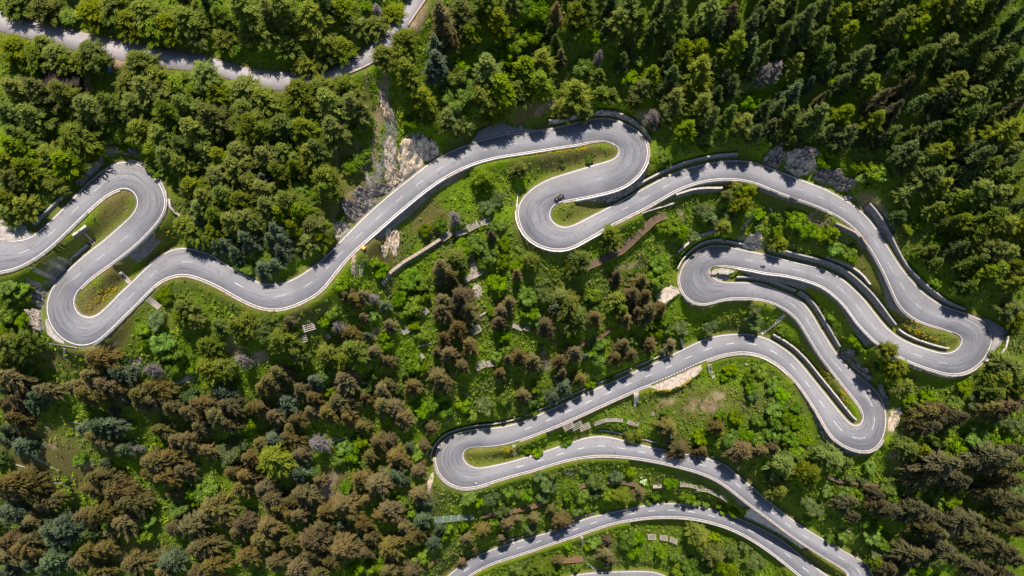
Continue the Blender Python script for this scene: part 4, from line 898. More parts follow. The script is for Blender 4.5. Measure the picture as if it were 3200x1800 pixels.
def make_trees():
    variants()
    for line in TREES.strip().split('\n'):
        cr, k, *pts = line.split(); c, r = map(int, cr.split(','))
        for p in pts:
            x, y, rad = map(float, p.split(',')); u, v = Q(c, r, x, y)
            if k == 'S' and (u > 2640 and v > 1300 or u > 2400 and v < 900): k2 = 'D'
            elif k == 'L' and u > 2050 and v < 520 and (int(x)+int(y))//10 % 2 == 0: k2 = 'P'  # alternate larches here swapped for the darker conifer stand-in
            else: k2 = k
            plant(k2, u, v, rad/3.22*(1.14 if k == 'L' else .96 if k in 'GW' else 1.02), force=k in 'GWLS')
    # close the stands in the upper right and lower right
    taken = [(u, v, r) for _, _, u, v, r in PLANTED]; g = np.random.default_rng(77)
    zones = [[(1650,-60),(3260,-60),(3260,960),(3040,900),(2900,860),(2790,700),(2660,520),(2440,430),(2180,400),(2030,300),(1880,240),(1650,100)], [(2830,1340),(3260,1300),(3260,1860),(2800,1860),(2780,1640),(2760,1500)], [(-60,-60),(1150,-60),(1000,150),(600,90),(200,40),(-60,-10)], [(-60,1250),(300,1200),(1250,1560),(1300,1860),(-60,1860)]]
    for zi, z in enumerate(zones):
        for t in range(1500):
            u, v = g.uniform(-60, 3260), g.uniform(-60, 1860)
            if not inside(z, np.array([u]), np.array([v]))[0]: continue
            gap = 24 if zi == 1 else 26 if zi < 2 else 32 if zi == 2 else 44
            if min(math.hypot(u-a, v-b)-r*.25 for a, b, r in taken) < gap or (zi in (2, 3) and g.random() < .4): continue
            if any(math.hypot((u-x)/(rx+20), (v-y)/(ry+20)) < 1 for ch in GROUND_SPOTS for x, y, rx, ry, an, kk in ch): continue
            rr = g.uniform(24, 36)
            if plant('G' if (zi == 1 and g.random() < .75) else 'P', u, v, rr): taken.append((u, v, rr))
# ------------------------------------------------------------ what the ground is made of where
def gs(ch, lst):
    for c, r, x, y, rx, ry, ang, k in lst: GROUND_SPOTS[ch].append((*Q(c, r, x, y), rx, ry, ang, k))
gs(0, [(0,1,1150,620,70,32,-42,.9),(0,1,1000,850,60,24,-40,.8),(0,1,650,1100,55,22,-42,.6),(0,1,1450,1050,90,26,-42,.8),(0,1,1150,1330,60,34,-42,.9),(0,2,950,120,60,40,-40,.9),(2,1,650,130,140,30,-8,.75),
       (2,1,700,680,80,28,-15,.6),(3,2,1500,430,110,22,25,.6),(3,2,700,900,110,18,52,.5),(1,3,2350,230,90,22,-8,.6),(3,1,950,1250,110,16,55,.8),(0,2,1100,600,80,30,-45,.8),(0,3,500,250,130,80,30,.9),
       (0,3,1500,1200,100,26,0,.7),(1,3,700,560,60,60,0,.9),(2,2,1750,1150,150,45,0,.55),(1,1,850,520,34,70,0,.8),(1,1,1250,1050,55,60,0,.9),(1,1,1000,300,60,90,0,.6),(0,0,60,380,60,30,0,.4),
       (2,0,150,1120,50,30,-35,.9),(3,1,600,900,60,40,30,.6),(1,1,1750,750,60,45,-30,.8),(0,2,600,700,80,40,0,.6),(0,2,1750,300,90,30,20,.5),(1,2,550,250,60,25,0,.6),(1,0,1100,1000,15,60,0,.7),(2,3,1500,450,60,18,5,.5),(3,3,1350,350,40,50,20,.6),(1,3,2000,1400,60,40,0,.5)])
gs(1, [(1,3,690,600,22,36,20,1),(1,3,760,640,26,18,0,1),(1,3,760,470,16,26,0,.9),(0,3,450,500,12,16,0,1),(0,3,1300,1260,46,8,-5,.9),(0,3,1600,1230,30,8,0,.8),(1,0,1650,170,22,40,20,.9),(1,0,1300,830,20,30,0,.8),(0,0,880,860,11,42,-12,1),(0,0,800,700,9,25,-20,1),
       (0,0,1190,650,22,20,0,1),(0,0,700,560,10,30,-38,1),(3,1,1050,620,34,52,-35,.85),(3,1,1180,860,14,45,-30,.8),(2,0,1350,1180,38,22,0,.7),(2,0,330,1080,42,14,-35,.8),(2,2,1530,1160,36,10,-18,.8),(2,2,1950,1180,56,22,0,.7),(2,2,2050,1100,30,20,0,.6),(3,3,1880,1050,18,26,-20,.9),
       (2,2,340,740,16,36,-15,.9),(1,2,40,690,34,18,-10,.9),(2,1,1200,1230,40,10,-10,.8),(3,3,1250,230,20,12,0,.6),(0,2,1000,610,50,9,0,.7),(1,1,1950,380,50,8,-30,.8),(0,0,90,1180,10,26,0,.7),(1,1,1020,180,5,50,0,.8),(1,0,1105,850,3,38,0,.9),(1,0,1240,1180,14,50,5,.9),(1,1,1200,60,14,50,5,.8),(1,1,980,560,16,30,-30,.8),(1,0,1200,830,3,22,-30,.9),(1,0,1240,1000,3,30,5,.9),
       (1,2,1180,480,26,14,-40,.8),(1,2,200,40,40,8,0,.6),(0,2,2400,640,25,16,0,.8),(1,3,1725,480,7,34,-6,.9),(1,3,1765,640,5,36,-3,.8),(3,1,480,760,50,14,15,.6),(0,2,2330,560,16,26,0,.8),(2,0,2340,900,10,16,0,.6),(3,0,1200,740,20,18,-30,.8),(3,0,2380,1050,14,22,30,.7),(3,3,1350,20,26,12,0,.8),(3,3,480,1430,20,8,0,.5),
       (2,3,870,250,30,5,0,.4),(2,1,1700,700,6,28,-25,.9),(0,3,500,130,30,12,20,.5),(0,3,900,340,30,8,10,.6),(1,1,820,160,6,24,0,.5),(1,0,1180,1160,14,6,0,1)])
gs(2, [(1,1,1350,150,17,55,8,1),(1,1,1550,170,36,60,18,1),(1,1,1200,400,26,40,0,.9),(1,1,1120,300,5,60,4,.9),(1,1,1260,200,18,70,8,.8),(1,0,1340,1250,14,55,5,.8),(1,1,1450,420,40,26,-30,.9),(1,0,1300,1050,16,48,-12,1),(1,0,1390,1380,8,34,5,.9),(1,0,1600,1400,32,14,0,.9),(1,1,1050,640,34,22,-50,.9),(1,1,870,870,22,30,-40,.8),(0,1,920,230,18,48,38,.9),(0,1,1100,80,34,10,-15,.7),
       (0,2,400,150,12,50,0,1),(0,2,380,370,16,28,0,1),(0,1,560,1330,50,13,-52,.9),(3,1,330,190,56,20,20,1),(3,1,650,370,76,14,14,1),(3,1,1150,750,30,50,-35,.7),(3,2,900,800,60,8,48,.8),(3,2,1270,1350,10,30,15,1),(1,1,2190,1230,10,28,-10,.8),(1,2,2230,40,12,20,10,.9),(1,1,1405,1000,10,30,0,.9),(1,1,1000,1230,6,40,-10,.8),
       (0,2,1350,780,9,34,-38,.9),(0,3,1520,620,7,30,-10,.8),(2,1,2350,1000,40,14,8,.8),(2,1,2470,990,22,18,0,.8),(3,2,1180,1130,6,40,-15,.8),(1,1,1100,600,10,20,0,.9),(0,2,1150,560,14,10,0,.5)])
# ------------------------------------------------------------ low growth nobody could count
def scatter(name, n, mat, size, leaves, keep, seed, up=.5, kind='stuff'):
    g = np.random.default_rng(seed); V0 = np.stack([GX.ravel(), GY.ravel(), TZ], 1); u, v, _ = proj(V0)
    w = keep(V0, u, v, TE); idx = g.choice(len(w), size=n, p=w/w.sum()); P = V0[idx]+np.c_[g.uniform(-.4, .4, (n, 2)), np.zeros(n)]
    s = g.uniform(*size, n); N = n*leaves; C = np.repeat(P, leaves, 0); S = np.repeat(s, leaves)
    a = g.uniform(0, 6.283, N); el = g.uniform(-.1, 1.2, N); rr = np.sqrt(g.uniform(.02, 1, N))*S*.75
    C = C+np.stack([np.cos(a)*rr, np.sin(a)*rr, S*(.15+up*np.sqrt(np.clip(1-(rr/S)**2, 0, 1))*g.uniform(.5, 1, N))], 1)
    A = np.stack([np.cos(a)*np.cos(el), np.sin(a)*np.cos(el), np.sin(el)], 1)*(S*.34)[:, None]
    B = np.stack([-np.sin(a), np.cos(a), g.normal(0, .3, N)], 1)*(S*.19)[:, None]
    Vt = np.stack([C-A, C-B, C+A, C+B], 1).reshape(-1, 3); F = np.arange(4*N).reshape(N, 4); me = np_mesh(name, Vt, F, mat)
    at = me.attributes.new('spray', 'FLOAT', 'POINT'); at.data.foreach_set('value', np.repeat(np.clip(np.repeat(g.normal(.5, .22, n), leaves)+g.normal(0, .12, N), 0, 1), 4).astype(np.float32))
    o = bpy.data.objects.new(name, me); COL.objects.link(o); return o
def undermat():
    m = NT('low_growth', .8, .1); t = m.attr('spray', 'Fac'); big = m.noise(.06, 4, .6); mid = m.noise(.22, 3, .6)
    g1 = m.ramp(t, [(0, (.060, .10, .008)), (.5, (.150, .225, .012)), (1, (.29, .37, .030))]); g2 = m.ramp(t, [(0, (.05, .07, .018)), (.5, (.12, .145, .035)), (1, (.22, .23, .07))])
    c = m.mix(m.ramp(big, [(.45, (0, 0, 0)), (.62, (1, 1, 1))]), g1, g2); c = m.mix(m.ramp(mid, [(.60, (0, 0, 0)), (.70, (.7, .7, .7))]), c, (.19, .15, .075))
    m.col(c); return m.m
def make_low_growth():
    def near_spot(u, v, lst, k0=1.0):
        o = np.zeros(len(u))
        for (x, y, rx, ry, ang, k) in lst:
            ca, sa = math.cos(R(ang)), math.sin(R(ang)); dx, dy = u-x, v-y
            o = np.maximum(o, (np.hypot((dx*ca+dy*sa)/rx, (-dx*sa+dy*ca)/ry) < k0)*k)
        return o
    def keep(V, u, v, E):
        w = ((u > -60) & (u < 3260) & (v > -60) & (v < 1860) & (E > 2.0)).astype(float)
        w *= np.clip((E-1.5)/3, .1, 1); w[((u > 1980) & (v < 420)) | ((u > 2780) & (v > 1380)) | ((u > 2880) & (v < 900))] *= .25
        w *= 1-.92*near_spot(u, v, GROUND_SPOTS[1]+GROUND_SPOTS[2]); w *= 1-.9*near_spot(u, v, GROUND_SPOTS[0], 1.15); return w
    polys = [p[1] for p in PATCHES]
    def keep2(V, u, v, E):
        w = keep(V, u, v, E)
        for p in polys: w[inside(p, u, v)] = 0
        return w
    tag(scatter('undergrowth', 46000, undermat(), (.28, 1.15), 8, keep2, 21), 'green herbs and low scrub covering the slopes between the roads', 'undergrowth', kind='stuff')
    # flowering strips
    fl = NT('broom_flowers', .7, .1); fl.col(fl.ramp(fl.attr('spray', 'Fac'), [(0, (.30, .22, .01)), (1, (.62, .42, .01))]))
    F = [(0,2,1060,60,40,14,-30),(0,2,900,185,12,10,0),(0,1,1690,930,14,22,20),(2,1,350,75,110,6,-8),(2,1,700,45,20,5,-10),(3,2,1430,330,36,9,40),(3,2,1520,440,70,10,25),(3,2,570,850,14,22,-30),(3,2,760,1090,8,30,-30),(2,2,1500,1045,46,7,-3),
         (2,2,1750,950,30,5,-40),(1,3,2540,190,20,12,0),(3,2,290,640,26,8,30),(2,1,2250,1330,22,10,0),(2,1,2150,410,40,6,-5),(0,1,1620,1050,14,16,0),(2,3,50,150,5,4,0)]
    FS = [(*Q(c, r, x, y), rx, ry, a, 1) for c, r, x, y, rx, ry, a in F]
    tag(scatter('yellow_flowers', 800, fl.m, (.28, .55), 7, lambda V, u, v, E: near_spot(u, v, FS)*(E > .6)+1e-12, 22), 'orange-yellow flowers along the verges and hairpin islands', 'flowers', kind='stuff')
    st = scatter('scattered_stones', 1500, M['stone'], (.15, .5), 3, lambda V, u, v, E: np.maximum(near_spot(u, v, GROUND_SPOTS[2], 1.4), near_spot(u, v, GROUND_SPOTS[1], 1.2)*.5)*(E > 1)+((E > 1) & (E < 4))*.02+1e-12, 23, .3)
    tag(st, 'small pale stones strewn over bare earth and rock', 'stones', kind='stuff')
M['stone'] = plain('pale_stone', (.52, .46, .40), .9, .3, .6)
# ------------------------------------------------------------ rock outcrops
def rockmat(name, a, b, c):
    m = NT(name, .95, .15)
    mp = m.n('ShaderNodeMapping'); mp.inputs['Scale'].default_value = (.9, .28, .5); mp.inputs['Rotation'].default_value = (0, 0, .5)
    n0 = m.noise(.8, 6, .7); m.l(m.gp, mp.inputs[0]); n1 = m.noise(1, 7, .75, mp.outputs[0]); n2 = m.noise(2.8, 5, .7)
    col = m.ramp(n1, [(.33, a), (.50, b), (.66, c)]); col = m.mix(.7, col, m.ramp(n2, [(.32, (.35, .34, .33)), (.6, (1.25, 1.25, 1.25))]), 'MULTIPLY')
    col = m.mix(m.ramp(n0, [(.60, (0, 0, 0)), (.68, (.8, .8, .8))]), col, (.09, .11, .03))
    m.col(col); m.bump(m.math('ADD', n1, n2), 1, .5); return m.m
M['tan'] = rockmat('tan_rock', (.46, .34, .25), (.86, .68, .50), (.95, .84, .68))
M['rock'] = rockmat('grey_rock', (.28, .235, .19), (.60, .50, .40), (.85, .72, .58))
M['drock'] = rockmat('dark_rock', (.14, .125, .115), (.33, .29, .25), (.55, .48, .42))
def outcrop(u, v, rx, ry, ang, h, mat, label, seed):
    """a craggy, cracked sheet of rock with steps, standing out of the slope"""
    p = hit(u, v); _, _, d = proj(p); k = d/FPX; g = np.random.default_rng(seed); n = 44; A, B = rx*k*1.15, ry*k*1.15
    ca, sa = math.cos(R(-ang)), math.sin(R(-ang)); S0 = g.uniform(-1, 1, (46, 2)); H0 = g.uniform(.30, 1.1, 46); T0 = g.normal(0, .6, (46, 2))
    X, Y = np.meshgrid(np.linspace(-1, 1, n), np.linspace(-1, 1, n), indexing='ij'); X += g.normal(0, .008, X.shape); Y += g.normal(0, .008, Y.shape)
    jx = X+value_noise(X*7+seed, Y*7, 1, seed)*.10; jy = Y+value_noise(X*7, Y*7+seed, 1, seed+1)*.10
    D = np.hypot(jx[..., None]-S0[:, 0], (jy[..., None]-S0[:, 1])*1.0); o = np.sort(D, 2); c = D.argmin(2)
    crack = np.clip((o[..., 1]-o[..., 0])/.07, 0, 1)
    z = H0[c]+(jx-S0[c, 0])*T0[c, 0]+(jy-S0[c, 1])*T0[c, 1]; z = z*(.30+.70*crack)+value_noise(X*16, Y*16, 1, seed+2)*.06
    rim = np.hypot(X, Y)+value_noise(X*3+9, Y*3, 1, seed+3)*.22; z = h*z*np.clip((1.0-rim)*5, 0, 1)-1.6*np.clip((rim-.92)*6, 0, 1)
    wx, wy = X*A*ca-Y*B*sa, X*A*sa+Y*B*ca
    gz = np.array([[ground(p[0]+a_, p[1]+b_) for a_, b_ in zip(ra, rb)] for ra, rb in zip(wx, wy)])
    RC = np.concatenate([r.C[:, :2] for r in ROADS]); RH = np.concatenate([r.hw for r in ROADS]); m = np.hypot(RC[:, 0]-p[0], RC[:, 1]-p[1]) < 40
    if m.any(): dd = (np.hypot(wx[..., None]+p[0]-RC[m, 0], wy[..., None]+p[1]-RC[m, 1])-RH[m]).min(2); z = np.where(dd < .9, -.9, z*np.clip((dd-.6)/1.2, 0, 1))
    V = np.stack([wx, wy, gz-p[2]+z], 2).reshape(-1, 3); i, j = np.meshgrid(np.arange(n-1), np.arange(n-1), indexing='ij'); a = (i*n+j).ravel(); F = np.stack([a, a+n, a+n+1, a+1], 1)
    keep = (rim.ravel()[F].min(1) < 1.12); me = np_mesh('rock_outcrop', V, F[keep], mat); o = bpy.data.objects.new('rock_outcrop', me); COL.objects.link(o); o.location = p
    tag(o, label, 'rock', 'rock outcrops beside the road')
def make_rocks():
    L = [(1,1,1560,230,32,58,12,3.5,'tan','large tan rock face right of the gully above the long diagonal'),(1,1,1720,60,30,22,-15,3,'tan','tan slab at the top of the bare rock cutting'),(1,1,1350,120,14,46,8,2,'rock','smooth grey water-worn slab left of the tan rock face'),
         (1,1,1400,370,26,22,-30,3,'tan','pale tan block at the foot of the tan rock face'),(1,1,1260,470,44,10,-25,2.5,'drock','dark ledge on the road edge under the rock cutting'),(1,1,1110,590,26,30,-20,3.5,'drock','dark boulder beside the diagonal below the grey gully'),
         (1,1,980,690,22,26,-40,3,'drock','dark rock step left of the gully foot'),(1,1,860,870,26,20,-50,2.5,'rock','grey rock knoll at the bend under the larch stand'),(1,0,1300,1060,11,34,-10,2.5,'tan','narrow tan rock spine below the forest track'),(1,0,1380,1180,6,22,-25,1.5,'rock','small grey rib right of the narrow rock spine'),
         (0,1,930,210,16,36,34,4,'drock','dark ribbed cliff above the upper left bend'),(0,1,820,370,12,16,30,3,'drock','small dark crag at the lower end of the ribbed cliff'),(0,1,1280,80,40,7,8,1.5,'drock','low dark ledge over the top of the upper left hairpin'),
         (0,1,690,1190,6,5,0,1.5,'rock','first grey boulder above the lower left hairpin'),(0,1,610,1240,5,8,-20,1.5,'rock','leaning grey boulder in the row above the lower left hairpin'),(0,1,510,1340,6,8,-40,1.5,'rock','lower grey boulder in the row above the lower left hairpin'),
         (0,2,410,80,13,30,5,3,'drock','dark rock wall left of the lower left hairpin'),(0,2,370,330,17,32,0,3,'rock','pale and grey rock at the bottom left of the lower left hairpin'),
         (3,1,60,150,26,22,10,4,'drock','dark rock at the start of the cutting above the bridge section'),(3,1,300,210,42,20,-25,5,'rock','jagged grey rock face in the cutting above the bridge section'),(3,1,400,90,26,10,-15,3,'rock','flat grey slab lying on top of the cutting'),(3,1,600,330,40,13,-18,4,'drock','long striped rock bank along the bridge section'),
         (3,1,760,420,22,12,-10,3.5,'drock','end of the striped rock bank by the concrete block'),(3,2,780,680,14,12,-30,3,'drock','dark rock beside the end of the wall in the lower right'),(3,2,930,840,34,9,-42,3,'drock','dark rock bank above the motorcycle in the shade'),(3,2,1150,1100,8,34,15,3,'drock','shaded rock strip right of the lower right hairpin'),
         (3,2,1250,1330,11,34,-15,2.5,'tan','pale pink rock right of the lower right hairpin'),(1,1,1330,900,8,34,0,1.5,'tan','slim tan rock finger under the dark diagonal wall'),(1,1,1400,1000,11,34,8,2,'tan','tan rock rib in the slope right of the orange box'),(1,1,980,1210,5,26,8,1.2,'tan','thin rock rib below the orange box'),(1,1,1060,1240,5,26,15,1.2,'rock','second thin rib below the orange box'),
         (1,1,1300,1060,7,22,10,1.2,'tan','small rock between the orange box and the tan rib'),(2,1,2430,990,24,18,0,3,'tan','tan broken rock right of the middle hairpin top'),(1,2,2230,30,13,20,-10,1.2,'rock','heap of pale rubble among the brown spruces'),(1,1,2190,1260,9,24,10,1,'rock','strip of pale rubble above the double snow rack'),
         (1,3,1750,520,6,32,12,1.5,'tan','orange rock rib down the gully left of the lowest left hairpin'),(0,2,1380,790,7,26,35,1,'rock','pale rock strip below the brown spruces at left'),(0,3,1520,620,5,26,10,1,'rock','pale rock strip in the spruce forest at lower left'),(3,3,780,1010,9,7,-30,2,'rock','pale rock beside the bottom right curve'),
         (2,2,1415,1270,5,6,0,1.2,'stone','single pale boulder below the gravel lay-by'),(2,3,590,420,12,6,0,1.5,'rock','dark boulder in the shrubs between the lowest curves')]
    for k, (c, r, x, y, rx, ry, a, h, m, lab) in enumerate(L):
        if rx: outcrop(*Q(c, r, x, y), rx*1.05, ry*1.05, -a if c == 3 else a, h*.85, M[m], lab, 900+k)
# ------------------------------------------------------------ avalanche racks
M['dust'] = plain('dusty_wall_top', (.38, .29, .22), .95, .4, 1.2)
M['log'] = plain('weathered_log', (.42, .35, .30), .9, .35, 2)
M['rust'] = plain('rust_brown_boards', (.165, .110, .078), .9, .35, 1.2)
M['rustedge'] = plain('orange_rust_board', (.24, .125, .075), .9, .35, 1.2)
def bar(name, p, q, w, t, mat, parent, loc):
    p, q = np.asarray(p), np.asarray(q); a = unit(q-p); s = unit(np.cross(a, [0, 0, 1])); u = np.cross(s, a)
    sec = [[x+s*w+u*t, x-s*w+u*t, x-s*w-u*t, x+s*w-u*t] for x in (p, (p+q)/2, q)]
    return solid(name, sec, mat, parent, loc)
def rack(a, b, depth, rows, mat, label, group, name='snow_rack', h=2.6, edge=None, posts=True):
    """a rack of logs leaning back uphill from photo point a to b (its lower edge)"""
    P, Qq = hit(*a), hit(*b); ax = unit(np.array([Qq[0]-P[0], Qq[1]-P[1], 0])); up = np.array([-ax[1], ax[0], 0])
    if up[1] < 0: up = -up
    root = empty(name, (P+Qq)/2); loc = (P+Qq)/2; m = rows
    gu = ground(*(loc+up*depth)[:2])-loc[2]; zu = max(gu, 0)+.25; zl = max(h*.75, zu-.2)
    for k in range(m):
        f = k/(m-1); off = up*depth*f+np.array([0, 0, zl*(1-f)+zu*f])
        bar('log' if name == 'snow_rack' else 'board', P+off, Qq+off, .13 if name == 'snow_rack' else .5*depth/rows*.86, .09, (edge if (edge and k == 0) else mat), root, loc)
    if posts:
        L = np.linalg.norm(Qq-P); n = max(2, int(L/4)+1)
        for i in range(n):
            t = (i+.35)/(n-.3) if n > 2 else (.12, .88)[i]; x = P+(Qq-P)*t
            bar('post', x+[0, 0, zl-.14], x+up*depth+[0, 0, zu-.14], .10, .08, mat, root, loc)
            bar('strut', x+up*depth*.2+[0, 0, h*.65], x+up*depth*.4+[0, 0, -1.0], .09, .08, mat, root, loc)
    tag(root, label, 'snow fence', group)
def make_racks():
    g = 'log snow racks on the slope'
    for c, r, x0, y0, x1, y1, dp, lab in [
        (1,1,1890,1000,1985,925,2.3,'log snow rack at the right end of the long low wall'),(1,1,2018,950,2125,912,1.8,'second log rack from the long low wall'),(1,1,2145,900,2255,840,2.2,'third log rack from the long low wall'),(1,1,2262,838,2376,815,2.4,'fourth and uppermost log rack of the row left of centre'),
        (1,1,2110,1410,2190,1360,1.8,'left rack of the pair by the pale rubble'),(1,1,2195,1368,2305,1305,1.5,'right rack of the pair by the pale rubble'),(1,2,1690,300,1750,245,2.4,'small log rack touching the tall brown spruce'),(1,2,1490,480,1570,440,2.2,'log rack alone in the bright green clearing'),
        (1,2,2185,488,2280,435,2.4,'log rack right of the double brown spruce'),(1,2,1662,738,1706,700,1.6,'tiny log rack above the star-shaped spruce'),(1,2,2230,842,2330,790,2.4,'left rack of the pair near the centre clearing'),(1,2,2335,800,2400,788,2.0,'right rack of the pair near the centre clearing'),
        (1,2,530,475,648,440,2.6,'pale log rack below the sweeping bend left of centre'),(1,2,490,575,560,545,2.4,'log rack just below the palest rack'),(1,2,740,525,770,500,1.6,'tiny log rack beside the bare grey tree'),(2,2,0,400,100,440,1.6,'log rack sloping right below the leafy trees'),(2,2,115,425,172,445,1.5,'short rack beside the sloping log rack'),
        (2,2,520,1449,620,1395,2.6,'leftmost rack above the lowest left hairpin road'),(2,2,600,1449,705,1390,2.8,'middle rack above the lowest left hairpin road'),(2,2,680,1449,785,1405,2.2,'rightmost rack above the lowest left hairpin road'),
        (2,3,1412,562,1520,558,1.2,'pale short rack between the two lowest long curves'),(2,3,1358,1075,1443,1078,2.2,'left rack of the three below the lowest long curve'),(2,3,1478,1080,1560,1090,2.1,'middle rack of the three below the lowest long curve'),(2,3,1572,1092,1648,1128,2.1,'right rack of the three below the lowest long curve')]:
        rack(Q(c, r, x0, y0), Q(c, r, x1, y1), dp, 5, M['log'], lab, g)
    ch = lambda c, r, pts, dp, rows, mat, lab, g2, nm='snow_rack', h=2.0, edge=None, post=True: [rack(Q(c, r, *p), Q(c, r, *q), dp, rows, mat, f'{lab}, {w} section', g2, nm, h, edge, post) for p, q, w in zip(pts[:-1], pts[1:], ['first', 'second', 'third', 'fourth', 'fifth', 'sixth', 'seventh'])]
    ch(2,2,[(825,1390),(935,1350),(1030,1342),(1112,1350)],1.3,4,M['log'],'pale curved rack line under the lay-by straight', g)
    ch(2,2,[(1148,1365),(1265,1392)],1.6,4,M['log'],'pale rack right of the curved rack line', g)
    ch(2,3,[(1680,545),(1770,550),(1855,568)],1.5,4,M['log'],'grey rack line between the lowest curves', g)
    ch(2,3,[(1845,588),(1950,598),(2060,650),(2150,705)],1.5,4,M['log'],'curved grey rack line near the paved wedge', g)
    rg = 'rust-brown board snow barriers'
    ch(2,1,[(640,1345),(800,1265),(985,1185),(1110,1120),(1290,950),(1440,815),(1545,765)],2.4,6,M['rust'],'long rust-brown barrier snaking below the centre hairpin', rg,'snow_barrier',2.0,M['rustedge'])
    ch(2,2,[(680,588),(790,570),(900,510),(1005,425)],1.3,4,M['rustedge'],'orange-brown curved barrier in the spruce shade', rg,'snow_barrier',2.0)
    ch(2,2,[(370,550),(475,580)],.8,3,M['rustedge'],'short orange-brown barrier in deep shade', rg,'snow_barrier',1.6)
    ch(2,3,[(10,810),(180,775),(335,725)],1.5,4,M['rustedge'],'rust barrier left of the big round spruce', rg,'snow_barrier',2.0)
    ch(2,3,[(605,590),(760,545)],1.6,5,M['rust'],'rust barrier between the willow bushes', rg,'snow_barrier',2.0,M['rustedge'])
    ch(2,3,[(950,515),(1100,520),(1250,550)],1.7,5,M['rust'],'rust barrier left of the cream blossoming tree', rg,'snow_barrier',2.0,M['rustedge'])
    ch(2,3,[(505,1310),(600,1305),(712,1298)],2.4,5,M['rustedge'],'bright rust barrier beside the small star spruce at the bottom', rg,'snow_barrier',1.8)
    ch(1,3,[(2275,860),(2420,830),(2576,820)],1.7,5,M['rust'],'rust barrier right of the steel net', rg,'snow_barrier',2.0,M['rustedge'])
    ch(1,3,[(1690,1415),(1845,1265)],1.0,4,M['rustedge'],'diagonal rust barrier near the lower edge of the photo', rg,'snow_barrier',2.0)
    ch(3,3,[(560,452),(690,505),(900,530),(1090,545),(1285,540)],1.2,5,M['rust'],'thin rust barrier below the lower right hairpin', rg,'snow_barrier',2.0,M['rustedge'])
    # steel net
    A, B = hit(*Q(1,3,1800,915)), hit(*Q(1,3,2200,870)); loc = (A+B)/2; root = empty('rockfall_net', loc); ax = unit(B-A); up = np.array([-ax[1], ax[0], 0]); up = up if up[1] > 0 else -up
    L = np.linalg.norm(B-A); H = np.array([0, 0, 1.0])
    V, F = [], []
    def strip(p, q, w=.022):
        a = unit(q-p); s = unit(np.cross(a, np.cross(ax, up*2.2-H*1.0)))*w; b = len(V); V.extend([p+s, p-s, q-s, q+s]); F.append((b, b+1, b+2, b+3))
    top = lambda t: A+ax*L*t+H*3.4; gn = max(ground(*(loc+up*2.8)[:2])-loc[2], 0)+.3; bot = lambda t: A+ax*L*t+up*2.8+H*gn
    for k in range(49): t = k/48; strip(top(t), bot(t)); strip(top(t), bot(min(1, t+.12)), .03)
    for k in range(9): f = k/8; strip(top(0)*(1-f)+bot(0)*f, top(1)*(1-f)+bot(1)*f)
    mesh_obj('net', [v-loc for v in V], F, plain('green_steel_net', (.20, .27, .23), .6, .3, 2, .3), root)
    for k in range(6):
        t = (k+.1)/5.2; bar('post', A+ax*L*t+H*3.55, A+ax*L*t+up*.9-H*.8, .13, .13, M['galv'], root, loc); bar('stay', A+ax*L*t+H*3.5, A+ax*L*t+up*2.9+ax*.6+H*(gn+.15), .05, .05, M['galv'], root, loc)
    tag(root, 'green steel net with pale struts left of the lowest long curve', 'rockfall net')
# ------------------------------------------------------------ free-standing walls and channels
def poly_wall(pts, h, w, mat, top, label, name='low_wall', cat='wall', dz=0):
    P = []
    for (a, b), (c, d) in zip(pts[:-1], pts[1:]):
        for t in np.linspace(0, 1, 7)[:-1]: P.append(hit(a+(c-a)*t, b+(d-b)*t, h*.6))
    P.append(hit(*pts[-1], h*.6)); P = np.array(P); loc = P[len(P)//2].copy()
    z = np.convolve(np.r_[[P[0, 2]]*3, P[:, 2], [P[-1, 2]]*3], np.ones(7)/7, 'valid'); P[:, 2] = z+dz
    T = np.gradient(P, axis=0); T[:, 2] = 0; T /= np.linalg.norm(T, axis=1)[:, None]; N = np.stack([-T[:, 1], T[:, 0], T[:, 0]*0], 1)
    if N[:, 1].mean() < 0: N = -N
    Z = np.array([0, 0, 1.0]); root = empty(name, loc)
    solid('wall_face', [[p-Z*2.5-n*(.1*h), p+Z*h*.9, p+Z*h*.9+n*w, p-Z*2.5+n*w] for p, n in zip(P, N)], mat, root, loc)
    solid('coping', [[p+Z*h*.9-n*.08+Z*.004, p+Z*(h*.9+.14)-n*.08, p+Z*(h*.9+.14)+n*(w+.08), p+Z*h*.9+n*(w+.08)+Z*.004] for p, n in zip(P, N)], top, root, loc)
    tag(root, label, cat)
def channel(pts, w, mat, label):
    P = []
    for (a, b), (c, d) in zip(pts[:-1], pts[1:]):
        for t in np.linspace(0, 1, 6)[:-1]: P.append(hit(a+(c-a)*t, b+(d-b)*t))
    P.append(hit(*pts[-1])); P = np.array(P); loc = P[len(P)//2].copy(); T = np.gradient(P, axis=0); T[:, 2] = 0; T /= np.linalg.norm(T, axis=1)[:, None]; N = np.stack([-T[:, 1], T[:, 0], T[:, 0]*0], 1); Z = np.array([0, 0, 1.0])
    root = empty('drainage_channel', loc)
    solid('channel_bed', [[p-n*w-Z*.8, p-n*w+Z*.12, p+n*w+Z*.12, p+n*w-Z*.8] for p, n in zip(P, N)], mat, root, loc)
    for s in (-1, 1): solid('side_wall', [[p+s*n*w-Z*.8, p+s*n*w+Z*.35, p+s*n*(w+.22)+Z*.35, p+s*n*(w+.22)-Z*.8] for p, n in zip(P, N)], M['coping'], root, loc)
    tag(root, label, 'channel', 'concrete drainage channels')
